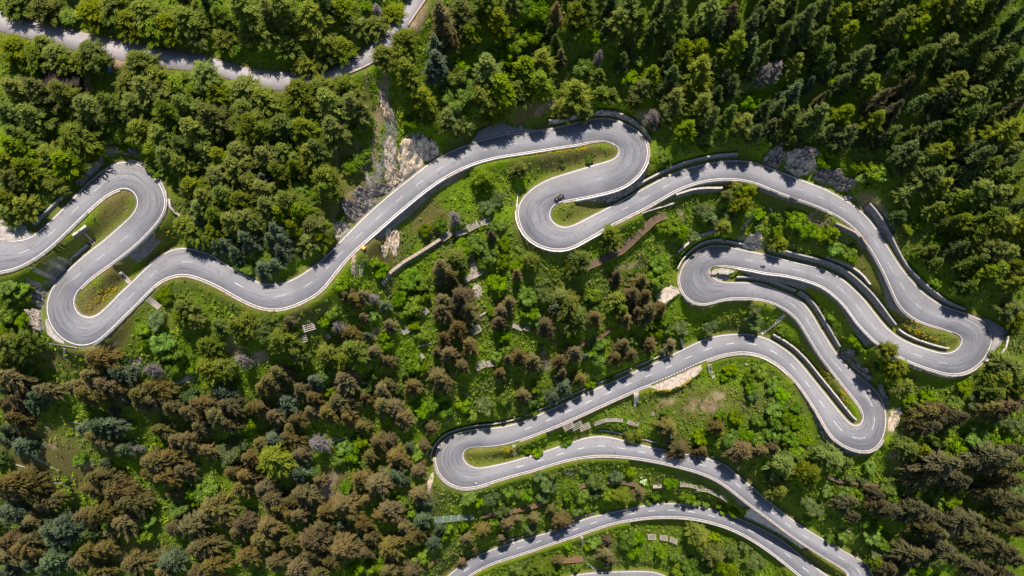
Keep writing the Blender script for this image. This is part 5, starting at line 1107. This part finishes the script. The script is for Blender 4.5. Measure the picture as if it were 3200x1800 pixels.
def make_small_works():
    q = lambda c, r, L: [Q(c, r, *p) for p in L]
    poly_wall(q(1,1,[(1280,1420),(1370,1300),(1480,1215),(1650,1110),(1780,1030),(1870,970)]), 2.6, .9, M['wgrey'], M['dust'], 'long low wall with a dusty top in the meadow left of centre')
    poly_wall(q(2,1,[(1310,695),(1640,606)]), 1.2, .7, M['wgrey'], M['coping'], 'straight pale concrete beam below the bridge approach')
    poly_wall(q(2,1,[(1650,525),(1720,500),(1860,462),(2110,460)]), 3.4, .6, M['wgrey'], M['coping'], 'angled wall with bright top and grey face below the bridge approach')
    poly_wall(q(2,1,[(1672,1098),(1750,1030),(1830,965)]), 2.4, .6, M['wgrey'], M['coping'], 'pale-topped wall in the shrubs above the middle hairpin')
    poly_wall(q(2,1,[(1890,930),(1980,900),(2070,872)]), 2.6, .6, M['wgrey'], M['cgrey'], 'grey wall half hidden by shrubs above the middle hairpin')
    poly_wall(q(3,1,[(670,812),(760,850),(860,900),(930,955),(985,1035)]), 3.4, .6, M['wgrey'], M['dust'], 'curved pink-topped wall under the road right of the bridge')
    poly_wall(q(3,1,[(570,1142),(700,1190),(830,1240),(930,1310),(1020,1420)]), 1.6, .8, M['wgrey'], M['coping'], 'upper tier of the double wall above the middle right leg')
    poly_wall(q(0,1,[(745,932),(810,885),(882,835)]), 1.6, .9, M['wgrey'], M['coping'], 'white wedge-shaped wall between the left hairpin legs')
    poly_wall(q(0,1,[(1700,560),(1712,640),(1760,700),(1820,735)]), 1.8, .5, M['wstone'], M['coping'], 'short curved wall outside the upper left hairpin')
    poly_wall(q(3,2,[(2422,488),(2395,600),(2340,680),(2260,720),(2190,742)]), 1.0, .5, M['wstone'], M['coping'], 'curved pale kerb wall outside the far right hairpin')
    poly_wall(q(2,2,[(1512,610),(1530,690)]), 1.8, .5, M['wgrey'], M['coping'], 'left cheek wall of the culvert on the lay-by straight')
    poly_wall(q(2,2,[(1688,505),(1712,600)]), 1.8, .6, M['wgrey'], M['coping'], 'white right cheek wall of the culvert on the lay-by straight')
    channel(q(2,2,[(1250,1050),(1250,1120),(1245,1190)]), .7, M['coping'], 'stepped channel running down from the left end of the lay-by')
    channel(q(2,2,[(1985,765),(1995,840),(2030,905)]), .5, M['kerb'], 'channel dropping from the right end of the lay-by')
    channel(q(3,2,[(170,270),(80,350),(0,410),(-70,460)]), .4, M['wstone'], 'narrow channel across the meadow below the middle right leg')
    channel(q(0,2,[(645,600),(642,700)]), .3, M['kerb'], 'short thin channel below the lower left hairpin')
    channel(q(0,2,[(1490,105),(1610,200)]), .6, M['log'], 'box channel under the leg out of the lower left hairpin')
    channel(q(0,1,[(1230,1310),(1310,1395)]), .4, M['kerb'], 'thin channel on the flowered island at left')
    channel(q(0,1,[(840,900),(950,1010)]), .25, M['rust'], 'rusty thin channel under the white wedge wall')
    channel(q(2,3,[(20,130),(28,240)]), .35, M['kerb'], 'short channel between the two hairpin roads at the bottom')
    channel(q(2,3,[(760,1320),(860,1395)]), .3, M['galv'], 'metal channel above the lowest road')
    channel(q(2,3,[(700,1050),(722,1150)]), .35, M['kerb'], 'short channel under the lowest long curve')
    channel(q(2,1,[(2310,860),(2420,720),(2440,690)]), .3, M['wstone'], 'slanting channel in the shrubs below the bridge')
    # bridge piers under the shaded section
    for k, (x, y) in enumerate([(50, 500), (250, 565)]):
        p = hit(*Q(3,1,x,y)); root = empty('bridge_pier', p)
        bar('shaft', p+[-1.6, .8, -1], p+[1.2, -.6, -1], .35, 3.0, M['wgrey'], root, p); tag(root, ['left', 'right'][k]+' concrete pier at the shaded bridge section', 'pier', 'bridge piers')
# ------------------------------------------------------------ vehicles, riders, small things
def body(name, rows, mat, parent, smooth=True):
    """rows: list of cross-section rings (same count), skinned to a closed smooth body"""
    V, F = prism([[np.array(p, float) for p in r] for r in rows]); o = mesh_obj(name, V, F, mat, parent, smooth=smooth)
    bm = bmesh.new(); bm.from_mesh(o.data); bmesh.ops.recalc_face_normals(bm, faces=bm.faces); bm.to_mesh(o.data); bm.free()
    if smooth:
        md = o.modifiers.new('soft', 'SUBSURF'); md.levels = 1; md.render_levels = 1
    return o
def wheel(parent, x, y, r, w, mats, name='wheel'):
    def cyl(nm, R0, R1, ww, m, par):
        V, F = [], []; n = 18
        for s in (-1, 1):
            for k in range(n): a = 6.283*k/n; V.append((math.cos(a)*R0, s*ww, math.sin(a)*R0))
        for k in range(n): F.append((k, (k+1) % n, n+(k+1) % n, n+k))
        F += [tuple(range(n))[::-1], tuple(range(n, 2*n))]; return mesh_obj(nm, V, F, m, par)
    t = cyl(name, r, r, w, mats[0], parent); t.location = (x, y, r); h = cyl('rim', r*.62, 0, w*1.04, mats[1], t); return t
M['black'] = plain('black_car_paint', (.010, .011, .015), .42, .1, 1, 0, .35)
M['blue'] = plain('blue_car_paint', (.02, .16, .42), .3, .1, 1, 0, .6)
M['rubber'] = plain('tyre_rubber', (.02, .02, .02), .9, .1, 4)
M['chrome'] = plain('chrome', (.75, .76, .78), .2, .05, 3, .9)
M['glass'] = plain('dark_glass', (.02, .03, .04), .08, .05, 1, 0, .8)
M['skin'] = plain('skin', (.50, .30, .21), .6, .1, 6)
M['seatred'] = plain('dark_red_leather', (.07, .018, .02), .6, .2, 5)
M['white'] = plain('white_paint', (.82, .83, .85), .4, .05, 2)
M['orange'] = plain('orange_plastic', (.80, .43, .12), .6, .08, 2)
M['blackcloth'] = plain('black_jacket', (.02, .02, .024), .8, .2, 8)
M['redcloth'] = plain('red_jacket', (.62, .05, .04), .7, .15, 8)
M['maroon'] = plain('maroon_top', (.22, .04, .045), .7, .15, 8)
M['whitecloth'] = plain('white_jacket', (.78, .78, .78), .7, .08, 8)
M['roof'] = plain('dark_brown_roof', (.035, .022, .018), .9, .4, 3)
M['timber'] = plain('dark_timber', (.06, .04, .03), .9, .3, 3)
def heading(r, i, fwd=1): return math.atan2(r.T[i, 1], r.T[i, 0])+(0 if fwd > 0 else math.pi)
def on_road(r, u, v):
    i = r.near(u, v); p = back(u, v, r.C[i, 2]+LIFT); i = int(np.argmin((r.C[:, 0]-p[0])**2+(r.C[:, 1]-p[1])**2))
    return np.array([p[0], p[1], r.C[i, 2]+LIFT+.01]), i
def person_mesh(jacket, pose, name='person'):
    """a seated or leaning figure grown from one skeleton"""
    def skel(nodes, edges, rad, mat, nm, sub=1):
        me = bpy.data.meshes.new(nm); me.from_pydata(nodes, edges, []); me.materials.append(mat); o = bpy.data.objects.new(nm, me); COL.objects.link(o)
        md = o.modifiers.new('skin', 'SKIN'); 
        for k, r in enumerate(rad): me.skin_vertices[0].data[k].radius = (r, r)
        me.skin_vertices[0].data[0].use_root = True
        ss = o.modifiers.new('sub', 'SUBSURF'); ss.levels = sub; ss.render_levels = sub; return o
    hip, chest, neck, head = pose['hip'], pose['chest'], pose['neck'], pose['head']
    N = [hip, tuple((np.array(hip)+np.array(chest))/2), chest, neck, head]; E = [(0, 1), (1, 2), (2, 3), (3, 4)]; Rr = [.16, .16, .18, .075, .115]
    for s in (-1, 1):
        b = len(N); cx = np.array(chest); sh = cx+np.array([0, s*.19, .02]); el = np.array(pose['elbow'])*[1, s, 1]; ha = np.array(pose['hand'])*[1, s, 1]; fi = ha+np.array([.08, 0, -.02])
        N += [tuple(sh), tuple(el), tuple(ha), tuple(fi)]; E += [(2, b), (b, b+1), (b+1, b+2), (b+2, b+3)]; Rr += [.085, .06, .045, .04]
        b = len(N); kn = np.array(pose['knee'])*[1, s, 1]; fo = np.array(pose['foot'])*[1, s, 1]; hp = np.array(hip)+[0.02, s*.11, 0]
        N += [tuple(hp), tuple(kn), tuple(fo), tuple(fo+np.array([.16, 0, -.03]))]; E += [(0, b), (b, b+1), (b+1, b+2), (b+2, b+3)]; Rr += [.11, .075, .055, .045]
    return skel([tuple(map(float, n)) for n in N], E, Rr, jacket, name)
def dome(name, mat, parent, c, r, sq=(1, 1, 1)):
    me = bpy.data.meshes.new(name); bm = bmesh.new(); bmesh.ops.create_uvsphere(bm, u_segments=14, v_segments=9, radius=r)
    for v in bm.verts: v.co.x *= sq[0]; v.co.y *= sq[1]; v.co.z *= sq[2]
    bm.to_mesh(me); bm.free(); me.materials.append(mat); me.polygons.foreach_set('use_smooth', [True]*len(me.polygons)); o = bpy.data.objects.new(name, me); COL.objects.link(o); o.parent = parent; o.location = c; return o
def place(o, p, rz): o.location = p; o.rotation_euler = (0, 0, rz)
def box(name, c, s, mat, parent, bev=.03):
    me = bpy.data.meshes.new(name); bm = bmesh.new(); bmesh.ops.create_cube(bm, size=1)
    for v in bm.verts: v.co = (v.co.x*s[0], v.co.y*s[1], v.co.z*s[2])
    if bev: bmesh.ops.bevel(bm, geom=bm.edges[:], offset=bev, segments=2, affect='EDGES')
    bm.to_mesh(me); bm.free(); me.materials.append(mat); o = bpy.data.objects.new(name, me); COL.objects.link(o); o.parent = parent; o.location = c; return o
def car(p, rz, paint, label, name, cat, open_top):
    root = empty(name, p, rz)
    def ring(x, w, z0, z1, t=.8): return [(x, -w, z0), (x, -w, (z0+z1)*.5), (x, -w*t, z1), (x, w*t, z1), (x, w, (z0+z1)*.5), (x, w, z0)]
    body('body', [ring(-1.95, .62, .35, .72), ring(-1.85, .80, .28, .84), ring(-1.2, .86, .24, .90), ring(-.2, .86, .24, .80 if open_top else .92), ring(.55, .86, .24, .90), ring(1.4, .83, .26, .80), ring(1.85, .74, .30, .66), ring(1.95, .58, .36, .58)], paint, root)
    for sx in (-1.22, 1.25):
        for sy in (-.76, .76): wheel(root, sx, sy, .32, .11, (M['rubber'], M['chrome']))
    for sy in (-.55, .55): dome('headlight', M['white'], root, (1.74, sy, .66), .13, (.8, 1, .7)); dome('tail_light', M['seatred'], root, (-1.86, sy, .68), .09, (.5, 1, .7))
    if open_top:
        box('cockpit', (-.35, 0, .80), (1.35, 1.15, .16), M['seatred'], root, .05)
        for sy in (-.30, .30): box('seat', (-.55, sy, .88), (.42, .46, .32), M['seatred'], root, .08); dome('headrest', M['blackcloth'], root, (-.92, sy, 1.02), .11, (.6, 1.2, .8))
        s = box('windscreen', (.42, 0, 1.02), (.05, 1.2, .30), M['glass'], root, .01); s.rotation_euler = (0, -.5, 0)
        box('boot_rack', (-1.55, 0, .92), (.30, .5, .04), M['rubber'], root, .01)
        for sy in (-.86, .86): dome('mirror', M['chrome'], root, (.45, sy*1.06, .95), .07)
    else:
        body('cabin', [ring(-1.3, .60, .80, .86), ring(-.9, .70, .85, 1.35, .85), ring(.1, .70, .85, 1.40, .85), ring(.75, .66, .85, .92)], M['glass'], root)
        box('roof', (-.38, 0, 1.39), (1.05, 1.12, .05), paint, root, .02)
    tag(root, label, cat); return root
def motorcycle(p, rz, paint, label):
    root = empty('motorcycle', p, rz)
    wheel(root, .72, 0, .31, .06, (M['rubber'], M['chrome'])); wheel(root, -.70, 0, .31, .08, (M['rubber'], M['chrome']))
    def ring(x, w, z0, z1): return [(x, -w, z0), (x, -w, z1), (x, w, z1), (x, w, z0)]
    body('tank', [ring(-.15, .12, .68, .86), ring(.1, .19, .66, .98), ring(.42, .13, .70, .92)], paint, root)
    body('frame', [ring(-.75, .08, .50, .62), ring(-.2, .18, .28, .66), ring(.3, .18, .30, .70), ring(.75, .05, .45, .62)], M['rubber'], root)
    box('seat', (-.42, 0, .82), (.62, .26, .10), M['blackcloth'], root, .03); box('handlebar', (.38, 0, 1.03), (.05, .74, .05), M['chrome'], root, .01)
    dome('headlight', M['white'], root, (.58, 0, .88), .11, (.7, 1, 1)); box('fairing', (.52, 0, 1.02), (.20, .30, .26), paint, root, .05)
    tag(root, label, 'motorcycle'); return root
POSE_RIDE = dict(hip=(-.42, 0, .95), chest=(-.16, 0, 1.32), neck=(-.06, 0, 1.50), head=(.0, 0, 1.64), elbow=(.12, .36, 1.16), hand=(.36, .33, 1.08), knee=(.08, .24, .78), foot=(-.22, .22, .38))
POSE_SIT = dict(hip=(-.52, 0, .72), chest=(-.62, 0, 1.08), neck=(-.62, 0, 1.24), head=(-.60, 0, 1.38), elbow=(-.40, .26, .92), hand=(-.12, .16, .96), knee=(-.05, .14, .80), foot=(.30, .13, .50))
def rider(p, rz, jacket, helmet, label, pose=POSE_RIDE, dy=0, dx=0, pillion=None):
    o = person_mesh(jacket, pose); o.location = p+np.array([math.cos(rz)*dx-math.sin(rz)*dy, math.sin(rz)*dx+math.cos(rz)*dy, 0]); o.rotation_euler = (0, 0, rz)
    h = pose['head']; dome('helmet' if helmet else 'hair', helmet or M['timber'], o, (h[0], h[1], h[2]+.03), .155 if helmet else .125)
    tag(o, label, 'person'); return o
def make_traffic():
    p, i = on_road(main, 1748, 620); rz = math.atan2(110, 175) 
    car(p, rz, M['black'], 'black open-top car taking the centre hairpin', 'convertible_car', 'car', True)
    rider(p, rz, M['maroon'], None, 'person in a red top sitting on the left of the open black car', POSE_SIT, .31)
    rider(p, rz, M['blackcloth'], None, 'person in dark clothes on the right of the open black car', POSE_SIT, -.31)
    for r, u, v, f, paint, jk, hm, l1, l2 in [
        (main, 2383, 833, -1, M['black'], M['blackcloth'], M['white'], 'black motorcycle on the inner lane right of the middle hairpin', 'person in black with a pale helmet riding right of the middle hairpin'),
        (main, 2711, 1226, 1, M['black'], M['blackcloth'], M['whitecloth'], 'dark motorcycle in the tree shade above the lower right hairpin', 'person in black with a white helmet riding in the tree shade'),
        (main, 1487, 1511, -1, M['whitecloth'], M['whitecloth'], M['redcloth'], 'white motorcycle leaving the lowest left hairpin', 'person in white with a red helmet at the lowest left hairpin'),
        (main, 1668, 1426, 1, M['redcloth'], M['redcloth'], M['black'], 'red motorcycle under the yellow-green bush', 'person in a red jacket riding under the yellow-green bush'),
        (main, 2181, 1434, -1, M['seatred'], M['blackcloth'], M['whitecloth'], 'dark red motorcycle beside the spruce at the bottom bend', 'person in dark clothes with a pink-white helmet at the bottom bend')]:
        p, i = on_road(r, u, v); rz = heading(r, i, f); motorcycle(p, rz, paint, l1); rider(p, rz, jk, hm, l2)
    p = hit(344, 212); car(p+np.array([0, 0, .35]), math.atan2(1, -.35), M['blue'], 'blue car parked half under a larch by the forest track', 'parked_car', 'car', False)
    # grit box
    i = main.near(*Q(1,1,1070,1040), 'L'); p = main.edge(i, 'L', 1.4, .05); root = empty('grit_box', p, math.atan2(main.T[i, 1], main.T[i, 0]))
    box('bin', (0, 0, .45), (1.0, 1.3, .9), M['orange'], root, .05); l = box('lid', (0, 0, .95), (1.15, 1.45, .12), M['orange'], root, .05); tag(root, 'bright orange grit box at the edge of the long diagonal', 'grit box')
    # grey cabinet at the bottom bend
    p = hit(2226, 1428, .6); root = empty('roadside_cabinet', p, .3); box('cabinet', (0, 0, .7), (1.1, .8, 1.6), M['galv'], root, .03); box('lid', (0, 0, 1.54), (1.2, .9, .08), M['coping'], root, .02); tag(root, 'grey cabinet with a pale lid beside the bottom bend', 'cabinet')
    # concrete block and boxes
    for u, v, s, lab, mt in [(*Q(3,1,800,540), (2.6, 1.6, 1.0), 'concrete block at the top of the curve after the rock cutting', 'wgrey'), (*Q(0,1,1220,1300), (1.0, .7, 1.2), 'small white box on the flowered island at left', 'coping'), (*Q(2,1,2120,975), (1.6, 1.2, .8), 'pale concrete slab cover at the top of the middle hairpin', 'coping'),
                             (*Q(2,0,85,1275), (1.0, 1.0, 1.2), 'grey shaft cover beside the upper road', 'cgrey'), (*Q(2,2,2360,765), (1.2, 1.0, .6), 'small stone block below the curve right of the lay-by', 'wstone')]:
        p = hit(u, v, .4); root = empty('concrete_block', p, RNG.uniform(-.4, .4)); box('block', (0, 0, s[2]*.3), s, M[mt], root, .04); box('cover', (0, 0, s[2]*.8+.05), (s[0]*.9, s[1]*.9, .08), M['cgrey'], root, .02); tag(root, lab, 'block')
    # huts in the forest
    p = hit(190, 243, 2); p[2] = max(ground(p[0]+a, p[1]+b) for a in (-5, 0, 5) for b in (-2, 2)) -.6; root = empty('wooden_hut', p, R(3)); W, Dp, H, RG = 5.2, 2.4, 1.6, 3.0
    V = [(-W, -Dp, -2), (W, -Dp, -2), (W, Dp, -2), (-W, Dp, -2), (-W, -Dp, H), (W, -Dp, H), (W, Dp, H), (-W, Dp, H), (0, -Dp, RG), (0, Dp, RG)]
    mesh_obj('wall', V, [(0, 1, 5, 8, 4), (2, 3, 7, 9, 6), (0, 4, 7, 3), (1, 2, 6, 5)], M['timber'], root)
    for s in (-1, 1):
        b = [(0, -Dp-.5, RG+.02), (0, Dp+.5, RG+.02), (s*(W+.5), Dp+.5, H-.1), (s*(W+.5), -Dp-.5, H-.1)]; V = b+[(x, y, z+.16) for x, y, z in b]
        mesh_obj('roof_slope', V, [(0, 1, 2, 3), (4, 5, 6, 7), (0, 1, 5, 4), (1, 2, 6, 5), (2, 3, 7, 6), (3, 0, 4, 7)], M['roof'], root)
    box('door', (1.5, -Dp-.03, .2), (.9, .08, 1.9), M['log'], root, .01); tag(root, 'dark brown hut with two roof slopes among larches below the track', 'hut')
def log(u0, v0, u1, v1, r, label):
    a, b = hit(u0, v0), hit(u1, v1); loc = (a+b)/2; L = b-a; n = 8; V, F = [], []; ax = unit(L); s = unit(np.cross(ax, [0, 0, 1])); t = np.cross(s, ax)
    for k in range(7):
        f = k/6; c = a+L*f-loc+np.array([0, 0, r*.8]); rr = r*(1-.45*f)
        for j in range(n): an = 6.283*j/n; V.append(c+s*math.cos(an)*rr+t*math.sin(an)*rr)
    for k in range(6):
        for j in range(n): F.append((k*n+j, k*n+(j+1) % n, (k+1)*n+(j+1) % n, (k+1)*n+j))
    F += [tuple(range(n)), tuple(range(6*n, 7*n))]; o = mesh_obj('fallen_log', V, F, M['log'], None, loc, True); tag(o, label, 'log', 'fallen logs')
def make_logs():
    for c, r, x0, y0, x1, y1, rad, lab in [(0,3,355,260,600,390,.28,'longest pale fallen trunk in the clearing at lower left'),(0,3,515,517,690,510,.22,'short white log at the bottom of the lower left clearing'),(0,3,170,330,370,390,.24,'left fallen trunk pointing at the longest pale one'),(0,3,310,270,350,360,.16,'thin log standing nearly upright in the lower left clearing'),
        (0,2,1820,940,1960,890,.35,'top log of the pile near the grey-green bush'),(0,2,1880,945,1965,930,.35,'middle log of the pile near the grey-green bush'),(0,2,1745,960,1900,940,.25,'lowest thin log of the pile near the grey-green bush'),(0,2,1840,910,1940,870,.3,'upper left log of the pile near the grey-green bush'),
        (0,2,710,1345,850,1370,.25,'log in the small clearing below the row of brown spruces'),(0,2,450,1390,515,1425,.2,'short log at the left of the small clearing'),(1,3,790,95,960,40,.3,'broken trunk beside the pale dead crown'),(1,3,570,800,630,750,.25,'short pale log under the round spruces'),
        (1,2,1900,1370,2040,1250,.22,'thin pole lying in the scrub above the lowest left hairpin'),(2,0,0,320,80,285,.3,'pale log at the left of the bright thicket at the top'),(3,1,10,640,80,735,.22,'brown log leaning below the bridge'),(1,2,20,740,40,820,.2,'dark short log on the orange clearing'),
        (1,2,2170,335,2330,240,.55,'long stony log pile right of the tall brown spruce'),(1,2,1630,590,1765,555,.4,'brown log pile under the dark spruce shade')]:
        if rad > .05: log(*Q(c, r, x0, y0), *Q(c, r, x1, y1), rad, lab)
# ------------------------------------------------------------ a name for every tree
MARKS = [('the lowest left hairpin', 1400, 1440), ('the upper left hairpin', 470, 580), ('the lower left hairpin', 220, 990), ('the centre hairpin', 1690, 690), ('the upper middle hairpin', 1960, 420), ('the middle hairpin', 2180, 860),
    ('the far right hairpin', 3050, 1040), ('the lower right hairpin', 2720, 1370), ('the gravel lay-by', 2120, 1175), ('the orange grit box', 1133, 773), ('the dark brown hut', 190, 243), ('the blue parked car', 344, 212), ('the tan rock face', 1280, 520),
    ('the steel net', 1420, 1620), ('the paved wedge', 2400, 1640), ('the long rust-brown barrier', 1930, 760), ('the long low wall', 1290, 800), ('the cream blossoming tree', 2010, 1502), ('the grey cabinet', 2226, 1428), ('the bridge section', 2480, 620), ('the top right corner', 3200, 0),
    ('the bottom right corner', 3200, 1800), ('the bottom left corner', 0, 1800), ('the top left corner', 0, 0), ('the left end of the forest track', 60, 60), ('the bend of the forest track', 900, 245), ('the top end of the forest track', 1300, 30), ('the lower left clearing', 150, 1430), ('the orange-brown clearing', 1020, 1530),
    ('the narrow rock spine', 1205, 330), ('the tall grey wall', 2860, 800), ('the log pile', 580, 1190), ('the pale rubble heap', 1495, 905), ('the middle of the top edge', 1700, 0), ('the middle of the right edge', 3200, 900), ('the middle of the left edge', 0, 900), ('the bottom edge right of centre', 2100, 1800),
    ('the bottom edge left of centre', 900, 1800), ('the lowest left rack trio', 1800, 1790), ('the curved rack line', 1900, 1325), ('the palest snow rack', 985, 1035), ('the sweeping bend left of centre', 840, 950), ('the pale dead crown', 1000, 1385), ('the dark ribbed cliff', 290, 520), ('the pair of snow racks near the centre', 1510, 1145),
    ('the dirt slope by the rock cutting', 2760, 680), ('the light green conifer pair', 860, 1440), ('the dead grey tree at upper right', 2420, 215)]
ORD = ['nearest', 'second', 'third', 'fourth', 'fifth', 'sixth', 'seventh', 'eighth', 'ninth', 'tenth', 'eleventh', 'twelfth']
def label_trees():
    used = {}
    for root, k, u, v, r in PLANTED:
        small = k == 'G' and r < 24
        d = [(math.hypot(u-x, v-y), n, x, y) for n, x, y in MARKS]; dist, n, x, y = min(d)
        a = math.degrees(math.atan2(v-y, u-x)); side = ['right of', 'lower right of', 'below', 'lower left of', 'left of', 'upper left of', 'above', 'upper right of'][int(((a+22.5) % 360)//45)]
        used.setdefault((k, small, n, side), []).append((dist, root, r))
    for (k, small, n, side), L in used.items():
        L.sort(key=lambda t: t[0])
        for i, (dist, root, r) in enumerate(L):
            w = WORD[k]; w = 'bright green bush' if small else w
            root['label'] = (f'{w} {side} {n}' if len(L) == 1 else f'{w} {side} {n}, {(ORD+[str(t)+"th" for t in range(13, 99)])[i]}'+('' if i == 0 else ' nearest')); root['label'] = ' '.join(root['label'].split()[:16]); root['category'] = 'bush' if small else CAT[k]
            root['group'] = {'D': 'dark spruces at the right', 'P': 'dark green conifers', 'L': 'larches of the slope', 'S': 'brown-tipped spruces of the slope', 'B': 'bluish firs among the spruces', 'G': 'bright leafy bushes' if small else 'bright leafy trees', 'W': 'grey-green bushy trees', 'X': 'bare dead trees', 'Y': 'blossoming tree'}[k]
            if small: root.name = 'leafy_bush'
# ------------------------------------------------------------ the forest goes on past the photo's edges (one mass)
def forest_beyond():
    g = np.random.default_rng(5); VV, TT = [], []; spots = []
    for t in range(9000):
        u, v = g.uniform(-430, 3630), g.uniform(-420, 2180)
        if -75 < u < 3275 and -75 < v < 1875: continue
        if any((u-a)**2+(v-b)**2 < 43**2 for a, b in spots): continue
        spots.append((u, v))
        if len(spots) > 1200: break
    for u, v in spots:
        p = hit(u, v, 6)
        if not clear_of_road(p, 4): continue
        a, b, d = proj(p)
        if -70 < a < 3270 and -90 < b < 1870: continue
        kind = 'P' if g.random() < .5 else 'L'; me = KIND[kind][g.integers(len(KIND[kind]))][0]; n = len(me.vertices)
        V = np.empty(n*3, np.float32); me.vertices.foreach_get('co', V); V = V.reshape(-1, 4, 3); T = np.empty(n, np.float32); me.attributes['spray'].data.foreach_get('value', T); T = T.reshape(-1, 4)
        k = g.choice(len(V), len(V)//5, replace=False); V = V[k]; c = V.mean(1, keepdims=True); V = c+(V-c)*1.95
        an = g.uniform(0, 6.28); ca, sa = math.cos(an), math.sin(an); s = g.uniform(.75, 1.05)
        W = np.stack([V[..., 0]*ca-V[..., 1]*sa, V[..., 0]*sa+V[..., 1]*ca, V[..., 2]], -1)*s+p; VV.append(W.reshape(-1, 3)); TT.append(T[k].ravel())
    V = np.concatenate(VV); F = np.arange(len(V)).reshape(-1, 4); me = np_mesh('forest', V, F, M['dark_conifer']); at = me.attributes.new('spray', 'FLOAT', 'POINT'); at.data.foreach_set('value', np.concatenate(TT))
    o = bpy.data.objects.new('forest', me); COL.objects.link(o); tag(o, 'green conifer forest continuing over the slope beyond the picture edges', 'forest', kind='stuff')
make_ground()
make_walls(); make_kerbs(); make_rails(); make_patches()
make_trees()
make_low_growth(); make_rocks(); make_racks(); make_small_works(); make_traffic(); make_logs(); label_trees(); forest_beyond()
